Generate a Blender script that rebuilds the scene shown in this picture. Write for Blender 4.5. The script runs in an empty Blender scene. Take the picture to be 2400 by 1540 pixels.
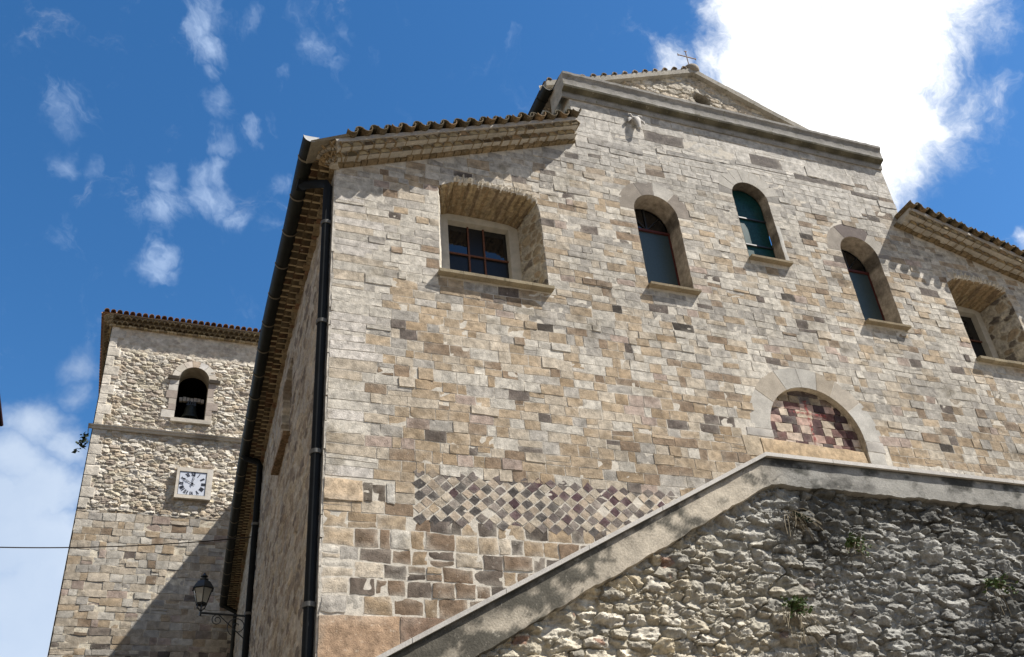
import bpy, bmesh, math, random
import numpy as np
from mathutils import Vector, Matrix
from mathutils.geometry import tessellate_polygon

scene = bpy.context.scene
COL = scene.collection
R = math.radians

# ------------------------------------------------------------------ camera
CAM = Vector((-2.126, -12.0, 1.6))
c_r = Vector((0.937569, -0.339906, -0.073672))
c_u = Vector((-0.136681, -0.554876, 0.820628))
c_f = Vector((0.319815, 0.759326, 0.566694))
cam_d = bpy.data.cameras.new("camera")
cam = bpy.data.objects.new("camera", cam_d)
COL.objects.link(cam)
cam.matrix_world = Matrix(((c_r.x, c_u.x, -c_f.x, CAM.x), (c_r.y, c_u.y, -c_f.y, CAM.y),
                           (c_r.z, c_u.z, -c_f.z, CAM.z), (0, 0, 0, 1)))
cam_d.sensor_width = 36.0
cam_d.lens = 36.0 * 2295.63 / 2400.0
cam_d.clip_end = 5000.0
scene.camera = cam

# ------------------------------------------------------------------ colour management
vs = scene.view_settings
vs.view_transform = 'Standard'
vs.look = 'None'
vs.gamma = 1.0
vs.use_curve_mapping = False
vs.exposure = 0.83

# ------------------------------------------------------------------ sun and sky
SUN_TRAVEL = Vector((-1.78, 1.0, -2.62)).normalized()
sun_d = bpy.data.lights.new("sun", 'SUN')
sun_d.energy = 4.9
sun_d.angle = R(0.5)
sun_d.color = (1.0, 0.942, 0.86)
sun = bpy.data.objects.new("sun", sun_d)
COL.objects.link(sun)
sun.rotation_euler = SUN_TRAVEL.to_track_quat('-Z', 'Y').to_euler()
sun.location = (20, -20, 40)

world = bpy.data.worlds.new("World")
scene.world = world
world.use_nodes = True
wt = world.node_tree
wt.nodes.clear()


def wn(t, **kw):
    n = wt.nodes.new(t)
    for k, v in kw.items():
        setattr(n, k, v)
    return n


def wmath(op, a, b=None, c=None, clamp=False):
    n = wn('ShaderNodeMath', operation=op, use_clamp=clamp)
    for i, v in enumerate((a, b, c)):
        if v is None:
            continue
        if hasattr(v, 'is_output'):
            wt.links.new(v, n.inputs[i])
        else:
            n.inputs[i].default_value = v
    return n.outputs[0]


def sky_dir(px, py):
    """direction of a point of the sky, measured on a photograph 2400 wide"""
    return (c_f + c_r * ((px - 1200) / 2295.63) - c_u * ((py - 770) / 2295.63)).normalized()


sky = wn('ShaderNodeTexSky', sky_type='NISHITA', sun_disc=False)
sky.sun_elevation = math.asin(-SUN_TRAVEL.z)
sky.sun_rotation = math.atan2(-SUN_TRAVEL.x, -SUN_TRAVEL.y)
sky.altitude = 600
sky.air_density = 1.0
sky.dust_density = 0.35
sky.ozone_density = 2.0
hs = wn('ShaderNodeHueSaturation')
hs.inputs['Hue'].default_value = 0.5
hs.inputs['Saturation'].default_value = 1.3
hs.inputs['Value'].default_value = 1.3
wt.links.new(sky.outputs[0], hs.inputs['Color'])
tc = wn('ShaderNodeTexCoord')
nz1 = wn('ShaderNodeTexNoise')
nz1.inputs['Scale'].default_value = 9.0
nz1.inputs['Detail'].default_value = 5.0
nz1.inputs['Roughness'].default_value = 0.62
wt.links.new(tc.outputs['Generated'], nz1.inputs['Vector'])
sub = wn('ShaderNodeVectorMath', operation='SUBTRACT')
wt.links.new(nz1.outputs['Color'], sub.inputs[0])
sub.inputs[1].default_value = (0.5, 0.5, 0.5)
scl = wn('ShaderNodeVectorMath', operation='SCALE')
wt.links.new(sub.outputs[0], scl.inputs[0])
scl.inputs['Scale'].default_value = 0.085
wrp = wn('ShaderNodeVectorMath', operation='ADD')
wt.links.new(tc.outputs['Generated'], wrp.inputs[0])
wt.links.new(scl.outputs[0], wrp.inputs[1])
BRIGHT = [(1870, 100, 150, 1.3), (1830, 20, 170, 1), (2040, 60, 270, 1.1), (2190, 70, 170, .95), (1960, 230, 240, 1.1), (1800, 180, 150, 1),
          (1760, 90, 120, .9), (1700, 20, 75, .8), (2130, 290, 200, 1.1), (2270, 260, 110, .8), (2140, 430, 95, .85), (1585, 148, 75, .95),
          (1680, 170, 90, .9), (2310, 90, 95, .55), (2060, 330, 200, 1), (2350, 230, 60, .6), (2205, 460, 45, .5),
          (2190, 190, 120, .8), (1930, 330, 150, 1), (2100, 380, 110, .9), (2398, 575, 34, .7), (2240, 370, 80, .65), (2385, 420, 35, .3),
          (2150, 350, 90, .8)]
WISP = [(470, 20, 70, .6), (425, 40, 40, .45), (480, 95, 55, .6), (487, 165, 34, .42), (510, 235, 46, .5), (490, 220, 30, .4),
        (515, 320, 48, .5), (600, 285, 42, .58), (585, 310, 30, .5), (512, 400, 60, .62), (520, 455, 70, .65), (570, 510, 48, .5),
        (400, 425, 46, .62), (390, 495, 58, .66), (330, 500, 46, .36), (365, 622, 52, .55), (170, 245, 66, .38), (150, 365, 34, .34),
        (225, 382, 24, .3), (760, 120, 60, .38), (800, 95, 40, .42), (735, 35, 45, .32), (690, 190, 24, .36), (860, 130, 40, .24),
        (680, 410, 28, .42), (565, 750, 60, .26), (600, 30, 40, .34), (640, 540, 40, .26), (125, 535, 40, .2), (520, 20, 40, .4)]
LOW = [(195, 850, 75, .5), (195, 915, 62, .5), (100, 1000, 110, .72), (60, 1010, 70, .6), (160, 1045, 85, .75), (40, 1110, 110, .85), (90, 1170, 130, .95),
       (20, 1250, 150, 1), (120, 1300, 150, 1), (40, 1420, 180, 1.05), (130, 1480, 160, 1), (10, 1540, 150, 1), (-120, 1150, 160, .9),
       (-150, 1350, 200, 1), (80, 1650, 220, 1), (-60, 1800, 250, 1), (330, 1560, 180, .9), (300, 1800, 250, .9)]


def blob_field(blobs, src):
    acc = None
    for (px, py, rad, st) in blobs:
        d = sky_dir(px, py)
        k = 1.0 / math.sqrt(1 + ((px - 1200) / 2295.63) ** 2 + ((py - 770) / 2295.63) ** 2)
        ang = rad * 1.45 / 2295.63 * k
        dn = wn('ShaderNodeVectorMath', operation='DISTANCE')
        wt.links.new(src, dn.inputs[0])
        dn.inputs[1].default_value = d
        mr = wn('ShaderNodeMapRange', interpolation_type='SMOOTHSTEP')
        wt.links.new(dn.outputs['Value'], mr.inputs['Value'])
        mr.inputs['From Min'].default_value = 0.0
        mr.inputs['From Max'].default_value = ang
        mr.inputs['To Min'].default_value = st
        mr.inputs['To Max'].default_value = 0.0
        acc = mr.outputs[0] if acc is None else wmath('MAXIMUM', acc, mr.outputs[0])
    return acc


f_bright = blob_field([(a, b, c, (d * 1.75 if a < 2120 else d * .92) if c > 140 else d * 1.12) for a, b, c, d in BRIGHT], wrp.outputs[0])
f_wisp = blob_field([(a, b, c * 1.1, d * 1.5) for a, b, c, d in WISP], wrp.outputs[0])
f_low = blob_field(LOW + [(3300, 300, 500, .8), (3600, 1000, 600, .9), (-900, 1300, 500, .9), (-1500, 500, 500, .7), (2700, -700, 400, .8)], wrp.outputs[0])
nz2 = wn('ShaderNodeTexNoise')
nz2.inputs['Scale'].default_value = 13.0
nz2.inputs['Detail'].default_value = 9.0
nz2.inputs['Roughness'].default_value = 0.66
nz2.inputs['Distortion'].default_value = 0.35
wt.links.new(wrp.outputs[0], nz2.inputs['Vector'])
fbm = wmath('SUBTRACT', nz2.outputs['Fac'], 0.5)


def wdot(v):
    n = wn('ShaderNodeVectorMath', operation='DOT_PRODUCT')
    wt.links.new(wrp.outputs[0], n.inputs[0])
    n.inputs[1].default_value = v
    return n.outputs['Value']


# combed noise for the thin high clouds: drawn out along one heading of the wind
comb_ = wn('ShaderNodeCombineXYZ')
w_a = (c_u * .93 - c_r * .37).normalized(); w_b = (c_r * .93 + c_u * .37).normalized()
wt.links.new(wmath('MULTIPLY', wdot(w_b), 1.0), comb_.inputs[0])
wt.links.new(wmath('MULTIPLY', wdot(w_a), 0.42), comb_.inputs[1])
wt.links.new(wdot(c_f), comb_.inputs[2])
nz4 = wn('ShaderNodeTexNoise')
nz4.inputs['Scale'].default_value = 24.0
nz4.inputs['Detail'].default_value = 9.0
nz4.inputs['Roughness'].default_value = 0.62
nz4.inputs['Distortion'].default_value = 0.9
wt.links.new(comb_.outputs[0], nz4.inputs['Vector'])
fbm_w = wmath('SUBTRACT', nz4.outputs['Fac'], 0.5)


def density(f, amp, lo, hi, mx, nz=None):
    s = wmath('MULTIPLY_ADD', nz or fbm, amp, f)
    mr = wn('ShaderNodeMapRange', interpolation_type='SMOOTHSTEP')
    wt.links.new(s, mr.inputs['Value'])
    mr.inputs['From Min'].default_value = lo
    mr.inputs['From Max'].default_value = hi
    mr.inputs['To Min'].default_value = 0.0
    mr.inputs['To Max'].default_value = mx
    return mr.outputs[0]


d_bright = density(f_bright, 2.1, 0.14, 1.3, 1.0)
d_wisp = density(f_wisp, 1.9, 0.20, 1.5, 0.78, fbm_w)
d_low = density(f_low, 0.55, 0.16, 0.85, 0.92)


def wmix(fac, a, b):
    n = wn('ShaderNodeMix', data_type='RGBA')
    wt.links.new(fac, n.inputs['Factor'])
    if hasattr(a, 'is_output'):
        wt.links.new(a, n.inputs[6])
    else:
        n.inputs[6].default_value = a
    if hasattr(b, 'is_output'):
        wt.links.new(b, n.inputs[7])
    else:
        n.inputs[7].default_value = b
    return n.outputs[2]


nz3 = wn('ShaderNodeTexNoise')
nz3.inputs['Scale'].default_value = 7.0
nz3.inputs['Detail'].default_value = 6.0
wt.links.new(wrp.outputs[0], nz3.inputs['Vector'])
SKY_K = 0.075
lowcol = wmix(nz3.outputs['Fac'], (3.4, 4.4, 6.0, 1), (6.6, 7.3, 8.2, 1))
c1 = wmix(d_wisp, hs.outputs[0], (4.6, 5.8, 7.8, 1))
c2 = wmix(d_low, c1, lowcol)
behind = wn('ShaderNodeVectorMath', operation='DOT_PRODUCT')  # unseen cloud cover behind the camera, added for neutral fill light
wt.links.new(wrp.outputs[0], behind.inputs[0])
behind.inputs[1].default_value = Vector((-.25, -.85, .35)).normalized()
cover = wn('ShaderNodeMapRange', interpolation_type='SMOOTHSTEP')
wt.links.new(wmath('MULTIPLY_ADD', fbm, 1.2, behind.outputs['Value']), cover.inputs['Value'])
cover.inputs['From Min'].default_value = -.05
cover.inputs['From Max'].default_value = .55
cover.inputs['To Max'].default_value = .85
gap_d = wn('ShaderNodeVectorMath', operation='DISTANCE')  # gap in the added cover so the upper panes mirror blue sky
wt.links.new(wrp.outputs[0], gap_d.inputs[0])
gap_d.inputs[1].default_value = Vector((.36, -.75, .56)).normalized()
gap_m = wn('ShaderNodeMapRange', interpolation_type='SMOOTHSTEP')
wt.links.new(gap_d.outputs['Value'], gap_m.inputs['Value'])
gap_m.inputs['From Min'].default_value = .25
gap_m.inputs['From Max'].default_value = .5
c2 = wmix(wmath('MULTIPLY', cover.outputs[0], gap_m.outputs[0]), c2, (3.0, 2.9, 2.7, 1))
ct = wmath('ADD', wmath('MULTIPLY_ADD', nz2.outputs['Fac'], 3.2, -1.15), wmath('MULTIPLY_ADD', f_bright, .8, -.7), clamp=True)
c3 = wmix(d_bright, c2, wmix(ct, (4.6, 5.5, 6.9, 1), (11.5, 11.4, 11.2, 1)))
bg = wn('ShaderNodeBackground')
bg.inputs['Strength'].default_value = SKY_K
wt.links.new(c3, bg.inputs['Color'])
wo = wn('ShaderNodeOutputWorld')
wt.links.new(bg.outputs[0], wo.inputs['Surface'])

# ------------------------------------------------------------------ noise helpers


def _h(*ii):
    x = np.zeros_like(np.asarray(ii[0]), dtype=np.uint64)
    for k, i in enumerate(ii):
        x = x ^ ((np.asarray(i).astype(np.int64).astype(np.uint64)) * np.uint64((0x9E3779B1, 0x85EBCA77, 0xC2B2AE3D, 0x27D4EB2F)[k]))
        x = (x ^ (x >> np.uint64(15))) * np.uint64(0x2C1B3C6D)
        x = x & np.uint64(0xFFFFFFFF)
    x = (x ^ (x >> np.uint64(12))) * np.uint64(0x297A2D39)
    x = x & np.uint64(0xFFFFFFFF)
    x = x ^ (x >> np.uint64(15))
    return (x & np.uint64(0xFFFFFF)).astype(np.float64) / float(0xFFFFFF)


def noise2(u, v, s=0):
    u = np.asarray(u, float); v = np.asarray(v, float)
    i = np.floor(u); j = np.floor(v)
    a = u - i; b = v - j
    a = a * a * (3 - 2 * a); b = b * b * (3 - 2 * b)
    S = np.full(i.shape, s)
    i = i.astype(np.int64); j = j.astype(np.int64)
    return ((_h(i, j, S) * (1 - a) + _h(i + 1, j, S) * a) * (1 - b) +
            (_h(i, j + 1, S) * (1 - a) + _h(i + 1, j + 1, S) * a) * b) * 2 - 1


def fbm2(u, v, s=0, o=4, g=0.5):
    r = 0; a = 1.0; t = 0
    for k in range(o):
        r = r + a * noise2(u * 2 ** k, v * 2 ** k, s + 17 * k)
        t += a; a *= g
    return r / t


def sstep(a, b, x):
    t = np.clip((x - a) / (b - a), 0, 1)
    return t * t * (3 - 2 * t)


# ------------------------------------------------------------------ mesh builder


class MB:
    def __init__(self):
        self.v = []; self.f = []; self.c = []; self.m = []; self.n = 0

    def add(self, verts, faces, col=(.5, .5, .5), mat=0):
        verts = np.asarray(verts, float)
        b = self.n
        self.v.append(verts)
        col = np.asarray(col, float)
        if col.ndim == 1:
            col = np.tile(col, (len(verts), 1))
        self.c.append(col)
        for f in faces:
            self.f.append(tuple(int(i) + b for i in f))
            self.m.append(mat)
        self.n += len(verts)
        return self

    def box(self, lo, hi, col=(.5, .5, .5), mat=0):
        x0, y0, z0 = lo; x1, y1, z1 = hi
        v = [(x0, y0, z0), (x1, y0, z0), (x1, y1, z0), (x0, y1, z0), (x0, y0, z1), (x1, y0, z1), (x1, y1, z1), (x0, y1, z1)]
        return self.add(v, [(0, 3, 2, 1), (4, 5, 6, 7), (0, 1, 5, 4), (1, 2, 6, 5), (2, 3, 7, 6), (3, 0, 4, 7)], col, mat)

    def hexa(self, p, col=(.5, .5, .5), mat=0):
        """eight corners: bottom four then top four, in order"""
        return self.add(p, [(0, 3, 2, 1), (4, 5, 6, 7), (0, 1, 5, 4), (1, 2, 6, 5), (2, 3, 7, 6), (3, 0, 4, 7)], col, mat)

    def tube(self, path, rad, seg=10, col=(.5, .5, .5), mat=0, cap=True):
        P = [Vector(p) for p in path]
        if not hasattr(rad, '__len__'):
            rad = [rad] * len(P)
        rings = []
        up = None
        for i, p in enumerate(P):
            t = (P[min(i + 1, len(P) - 1)] - P[max(i - 1, 0)]).normalized()
            if up is None:
                a = Vector((0, 0, 1)) if abs(t.z) < .9 else Vector((0, 1, 0))
                up = (a - t * a.dot(t)).normalized()
            else:
                up = (up - t * up.dot(t)).normalized()
            s = t.cross(up)
            rings.append([p + (up * math.cos(2 * math.pi * k / seg) + s * math.sin(2 * math.pi * k / seg)) * rad[i] for k in range(seg)])
        v = [q for r in rings for q in r]
        f = []
        for i in range(len(P) - 1):
            for k in range(seg):
                a = i * seg + k; b = i * seg + (k + 1) % seg
                f.append((a, b, b + seg, a + seg))
        if cap:
            f.append(tuple(range(seg))[::-1])
            f.append(tuple((len(P) - 1) * seg + k for k in range(seg)))
        return self.add(v, f, col, mat)

    def lathe(self, prof, c, seg=24, col=(.5, .5, .5), mat=0, cap=True):
        v = []; f = []
        for (r, z) in prof:
            for k in range(seg):
                a = 2 * math.pi * k / seg
                v.append((c[0] + r * math.cos(a), c[1] + r * math.sin(a), c[2] + z))
        for i in range(len(prof) - 1):
            for k in range(seg):
                a = i * seg + k; b = i * seg + (k + 1) % seg
                f.append((a, b, b + seg, a + seg))
        if cap:
            f.append(tuple(range(seg))[::-1]); f.append(tuple((len(prof) - 1) * seg + k for k in range(seg)))
        return self.add(v, f, col, mat)

    def arcshell(self, o, ax, side, up, r, L, th=.014, a0=0., a1=math.pi, seg=8, col=(.5, .5, .5), mat=0, r2=None, inner=None):
        """half-round tile shell: starts at o, runs L along ax; arc from a0 to a1 in side/up"""
        o = Vector(o); ax = Vector(ax); side = Vector(side); up = Vector(up)
        r2 = r if r2 is None else r2
        v = []
        for (l, rr) in ((0, r), (L, r2)):
            for q in (rr, rr - th):
                for k in range(seg + 1):
                    a = a0 + (a1 - a0) * k / seg
                    v.append(o + ax * l + side * (math.cos(a) * q) + up * (math.sin(a) * q))
        n = seg + 1
        f = []
        for k in range(seg):
            f.append((k, k + 1, 2 * n + k + 1, 2 * n + k))
            f.append((n + k + 1, n + k, 3 * n + k, 3 * n + k + 1))
            f.append((k + 1, k, n + k, n + k + 1))
            f.append((2 * n + k, 2 * n + k + 1, 3 * n + k + 1, 3 * n + k))
        f.append((0, 2 * n, 3 * n, n)); f.append((seg, n + seg, 3 * n + seg, 2 * n + seg))
        if inner is not None:
            cc = np.tile(np.asarray(col, float), (len(v), 1)); cc[n:2 * n] = np.asarray(col) * .5 + np.asarray(inner) * .5; cc[3 * n:] = inner  # inner face tone; dark values paint the shade of the hollow
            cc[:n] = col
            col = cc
        return self.add(v, f, col, mat)

    def grid(self, P, col, mat=0):
        nv, nu = P.shape[:2]
        idx = np.arange(nu * nv).reshape(nv, nu)
        f = np.stack([idx[:-1, :-1], idx[:-1, 1:], idx[1:, 1:], idx[1:, :-1]], -1).reshape(-1, 4)
        c = np.asarray(col)
        if c.ndim == 3:
            c = c.reshape(-1, 3)
        return self.add(P.reshape(-1, 3), f, c, mat)

    def build(self, name, mats, parent=None, smooth=False, autosmooth=None):
        me = bpy.data.meshes.new(name)
        V = np.concatenate(self.v) if self.v else np.zeros((0, 3))
        ls = np.array([len(f) for f in self.f], dtype=np.int32)
        li = np.fromiter((i for f in self.f for i in f), dtype=np.int32, count=int(ls.sum()))
        me.vertices.add(len(V)); me.vertices.foreach_set('co', V.astype(np.float32).ravel())
        me.loops.add(len(li)); me.loops.foreach_set('vertex_index', li)
        me.polygons.add(len(ls))
        st = np.zeros(len(ls), dtype=np.int32); st[1:] = np.cumsum(ls)[:-1]
        me.polygons.foreach_set('loop_start', st)
        me.polygons.foreach_set('loop_total', ls)
        if not isinstance(mats, (list, tuple)):
            mats = [mats]
        for m in mats:
            me.materials.append(m)
        me.polygons.foreach_set('material_index', np.array(self.m, dtype=np.int32))
        me.update(calc_edges=True)
        at = me.attributes.new('Col', 'FLOAT_COLOR', 'POINT')
        Cc = np.concatenate(self.c)
        at.data.foreach_set('color', np.concatenate([np.clip(Cc, 0, 1), np.ones((len(Cc), 1))], 1).astype(np.float32).ravel())
        me.validate()
        me.polygons.foreach_set('use_smooth', np.ones(len(me.polygons), dtype=bool))
        o = bpy.data.objects.new(name, me)
        COL.objects.link(o)
        if not (smooth and autosmooth is None):
            me.set_sharp_from_angle(angle=R(autosmooth or 28))
        if parent is not None:
            adopt(o, parent)
        return o


def wmat(o):
    return Matrix.Translation(o.location) if o.parent is None else o.parent_world @ Matrix.Translation(o.location)


def adopt(o, parent):
    """parent an object whose mesh is in world coordinates"""
    o.parent = parent
    p = parent
    while p.parent is not None:
        p = p.parent
    o.matrix_parent_inverse = Matrix.Translation(-p.location) if p is parent else Matrix.Identity(4)
    return o


def thing(name, label, cat, loc, group=None):
    o = bpy.data.objects.new(name, None)
    COL.objects.link(o)
    o.location = loc
    o.empty_display_size = .2
    return tag(o, label, cat, group)


def tag(o, label, cat, group=None, kind=None):
    o['label'] = label
    o['category'] = cat
    if group:
        o['group'] = group
    if kind:
        o['kind'] = kind
    return o


def structure(o):
    o['kind'] = 'structure'
    return o


# ------------------------------------------------------------------ materials


def new_mat(name):
    m = bpy.data.materials.new(name)
    m.use_nodes = True
    nt = m.node_tree
    b = nt.nodes['Principled BSDF']
    return m, nt, b


def noise_node(nt, scale, detail=5, rough=.55, coord=None, dist=0.0):
    n = nt.nodes.new('ShaderNodeTexNoise')
    n.inputs['Scale'].default_value = scale
    n.inputs['Detail'].default_value = detail
    n.inputs['Roughness'].default_value = rough
    n.inputs['Distortion'].default_value = dist
    nt.links.new(coord, n.inputs['Vector'])
    return n.outputs['Fac']


def ramp(nt, fac, stops):
    n = nt.nodes.new('ShaderNodeMapRange')
    n.interpolation_type = 'SMOOTHSTEP'
    nt.links.new(fac, n.inputs['Value'])
    for k, v in zip(('From Min', 'From Max', 'To Min', 'To Max'), stops):
        n.inputs[k].default_value = v
    return n.outputs[0]


def nmath(nt, op, a, b):
    n = nt.nodes.new('ShaderNodeMath')
    n.operation = op
    for i, v in enumerate((a, b)):
        if hasattr(v, 'is_output'):
            nt.links.new(v, n.inputs[i])
        else:
            n.inputs[i].default_value = v
    return n.outputs[0]


def nmix(nt, fac, a, b, blend='MIX'):
    n = nt.nodes.new('ShaderNodeMix')
    n.data_type = 'RGBA'
    n.blend_type = blend
    for i, v in ((0, fac), (6, a), (7, b)):
        if hasattr(v, 'is_output'):
            nt.links.new(v, n.inputs[i])
        else:
            n.inputs[i].default_value = v
    return n.outputs[2]


def stone_mat(name, fine=70., med=9., bump=.012, contrast=.34, pits=True, rough=.9, tint=(1, 1, 1), lichen=None, speck=.42):
    m, nt, b = new_mat(name)
    tcn = nt.nodes.new('ShaderNodeTexCoord')
    co = tcn.outputs['Object']
    at = nt.nodes.new('ShaderNodeAttribute')
    at.attribute_name = 'Col'
    col = at.outputs['Color']
    if tint != (1, 1, 1):
        col = nmix(nt, 1.0, col, (*tint, 1), 'MULTIPLY')
    n1 = noise_node(nt, med, 6, .6, co)
    n2 = noise_node(nt, fine, 4, .65, co)
    n0 = noise_node(nt, .55, 4, .6, co)
    v = nmath(nt, 'ADD', ramp(nt, n1, (.25, .75, 1 - contrast, 1 + contrast)), ramp(nt, n2, (.25, .75, -.16, .16)))
    v = nmath(nt, 'MULTIPLY', v, ramp(nt, n0, (.3, .7, .9, 1.1)))
    comb = nt.nodes.new('ShaderNodeCombineColor')
    for i in range(3):
        nt.links.new(v, comb.inputs[i])
    col = nmix(nt, 1.0, col, comb.outputs[0], 'MULTIPLY')
    if speck > 0:
        n3 = noise_node(nt, 26., 5, .7, co, .4)
        col = nmix(nt, ramp(nt, n3, (.60, .74, 0., speck)), col, (.06, .05, .04, 1))
        n4 = noise_node(nt, 15., 5, .65, co, .3)
        col = nmix(nt, ramp(nt, n4, (.60, .72, 0., .35)), col, (.62, .57, .48, 1))
    if lichen:
        n5 = noise_node(nt, lichen[0], 8, .65, co, .2)
        col = nmix(nt, ramp(nt, n5, (lichen[1], lichen[1] + .14, 0, lichen[3])), col, (*lichen[2], 1))
    nt.links.new(col, b.inputs['Base Color'])
    b.inputs['Roughness'].default_value = rough
    b.inputs['Specular IOR Level'].default_value = .2
    h = nmath(nt, 'ADD', nmath(nt, 'MULTIPLY', n1, .9), nmath(nt, 'MULTIPLY', n2, .45))
    if pits:
        vo = nt.nodes.new('ShaderNodeTexVoronoi')
        vo.inputs['Scale'].default_value = 28.
        nt.links.new(co, vo.inputs['Vector'])
        h = nmath(nt, 'ADD', h, ramp(nt, vo.outputs['Distance'], (.0, .28, -.25, 0.)))
    bp = nt.nodes.new('ShaderNodeBump')
    bp.inputs['Strength'].default_value = 1.0
    bp.inputs['Distance'].default_value = bump
    nt.links.new(h, bp.inputs['Height'])
    nt.links.new(bp.outputs[0], b.inputs['Normal'])
    return m


def plain_mat(name, col, rough=.6, metal=0., var=.15, scale=12., spec=.3, bump=0.):
    m, nt, b = new_mat(name)
    tcn = nt.nodes.new('ShaderNodeTexCoord')
    co = tcn.outputs['Object']
    n1 = noise_node(nt, scale, 6, .6, co)
    v = ramp(nt, n1, (.25, .75, 1 - var, 1 + var))
    comb = nt.nodes.new('ShaderNodeCombineColor')
    for i in range(3):
        nt.links.new(v, comb.inputs[i])
    nt.links.new(nmix(nt, 1.0, (*col, 1), comb.outputs[0], 'MULTIPLY'), b.inputs['Base Color'])
    b.inputs['Roughness'].default_value = rough
    b.inputs['Metallic'].default_value = metal
    b.inputs['Specular IOR Level'].default_value = spec
    if bump:
        bp = nt.nodes.new('ShaderNodeBump')
        bp.inputs['Distance'].default_value = bump
        nt.links.new(n1, bp.inputs['Height'])
        nt.links.new(bp.outputs[0], b.inputs['Normal'])
    return m


M_STONE = stone_mat('ashlar_stone')
M_TOWER = stone_mat('tower_stone', fine=45., med=6., bump=.02, contrast=.25)
M_MORTAR = stone_mat('lime_mortar', fine=60., med=12., bump=.01, contrast=.15, pits=False, speck=.15)
M_RUBBLE = stone_mat('rubble_stone', fine=55., med=14., bump=.022, contrast=.3, speck=.45)
M_RUBBLE_SIDE = stone_mat('side_rubble_stone', fine=45., med=9., bump=.015, contrast=.25, speck=.3)
M_TRIM = stone_mat('dressed_stone', fine=80., med=5., bump=.006, contrast=.14, pits=False, speck=.12)
M_CORNICE = stone_mat('cornice_stone', fine=60., med=5., bump=.008, contrast=.2, pits=False, speck=.25, lichen=(9., .56, (.12, .11, .06), .7))
M_TILE = stone_mat('old_roof_tile', fine=60., med=14., bump=.008, contrast=.4, pits=False, speck=.4, lichen=(11., .5, (.07, .06, .03), .75))
M_TERRA = stone_mat('eave_terracotta', fine=60., med=12., bump=.008, contrast=.3, pits=False, speck=.3)
M_RENDER = stone_mat('parapet_render', fine=40., med=5., bump=.008, contrast=.2, pits=False, speck=.2)
M_COPING = stone_mat('coping_stone', fine=70., med=8., bump=.003, contrast=.1, pits=False, speck=.05)
M_GUTTER = plain_mat('gutter_metal', (.012, .014, .011), .6, .0, .35, 5., .3)
M_PIPE = plain_mat('pipe_metal', (.007, .009, .011), .75, .0, .35, 4., .2)
M_CLIP = plain_mat('clip_metal', (.12, .12, .115), .6, 0, .2)
M_ZINC = plain_mat('bare_zinc', (.6, .6, .58), .45, .3, .1)
M_IRON = plain_mat('black_iron', (.018, .022, .026), .45, .0, .25, 20., .5)
M_RUST = plain_mat('rusty_iron', (.12, .05, .03), .75, 0, .35, 30.)
M_DARK = plain_mat('dark_interior', (.012, .011, .010), .95, 0, .2)
M_BRONZE = plain_mat('old_bronze', (.016, .021, .02), .5, .4, .3, 8.)
M_WOOD = plain_mat('grey_timber', (.3, .28, .25), .8, 0, .3, 12.)
M_REDFR = plain_mat('red_painted_frame', (.075, .018, .015), .6, 0, .2)
M_CLOCK = plain_mat('clock_white_enamel', (.58, .62, .70), .35, 0, .03, 3., .5)
M_NUM = plain_mat('clock_black_paint', (.012, .016, .03), .5, 0, .05)
M_PLAST = plain_mat('window_plaster', (.46, .43, .37), .9, 0, .14, 7., .1, .004)
M_RUBPL = M_RUBBLE


def glass_mat(name, col, rough, spec, mott=.15):
    m, nt, b = new_mat(name)
    tcn = nt.nodes.new('ShaderNodeTexCoord')
    n1 = noise_node(nt, 25., 5, .7, tcn.outputs['Object'])
    v = ramp(nt, n1, (.3, .7, 1 - mott, 1 + mott))
    comb = nt.nodes.new('ShaderNodeCombineColor')
    for i in range(3):
        nt.links.new(v, comb.inputs[i])
    nt.links.new(nmix(nt, 1.0, (*col, 1), comb.outputs[0], 'MULTIPLY'), b.inputs['Base Color'])
    b.inputs['Roughness'].default_value = rough
    b.inputs['Specular IOR Level'].default_value = spec
    return m


M_GL_DARK = glass_mat('dark_window_glass', (.006, .007, .009), .03, .75)
M_GL_DULL = glass_mat('dull_window_glass', (.012, .013, .014), .35, .25)
M_GL_TEAL = glass_mat('teal_window_glass', (.009, .046, .046), .3, .15, .35)
M_GL_GREY = glass_mat('grey_window_screen', (.042, .066, .072), .4, .4, .12)
M_GL_LAMP = glass_mat('lantern_glass', (.5, .5, .42), .25, .5, .1)
m, nt, b = new_mat('lantern_pane')
b.inputs['Base Color'].default_value = (.75, .74, .66, 1)
b.inputs['Roughness'].default_value = .2
b.inputs['Transmission Weight'].default_value = .55
b.inputs['IOR'].default_value = 1.05
M_GL_LAMP = m
M_LEAF = plain_mat('weed_leaf', (.06, .10, .025), .6, 0, .4, 40.)
M_LEAF_DARK = plain_mat('dark_leaf', (.02, .035, .015), .6, 0, .3, 40.)
M_DRY = plain_mat('dry_stem', (.17, .14, .09), .8, 0, .3, 40.)
M_GROUND = plain_mat('paving_ground', (.14, .115, .085), .9, 0, .25, .8, .2, .01)
M_HOUSE = plain_mat('house_plaster', (.24, .21, .175), .9, 0, .12, 1.5)
M_MAROON = plain_mat('maroon_fascia', (.05, .018, .028), .6, 0, .2)
M_WIRE = plain_mat('cable_sheath', (.03, .022, .016), .6, 0, .2)

# ------------------------------------------------------------------ stone laying
LIME = np.array((.54, .50, .43))


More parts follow.
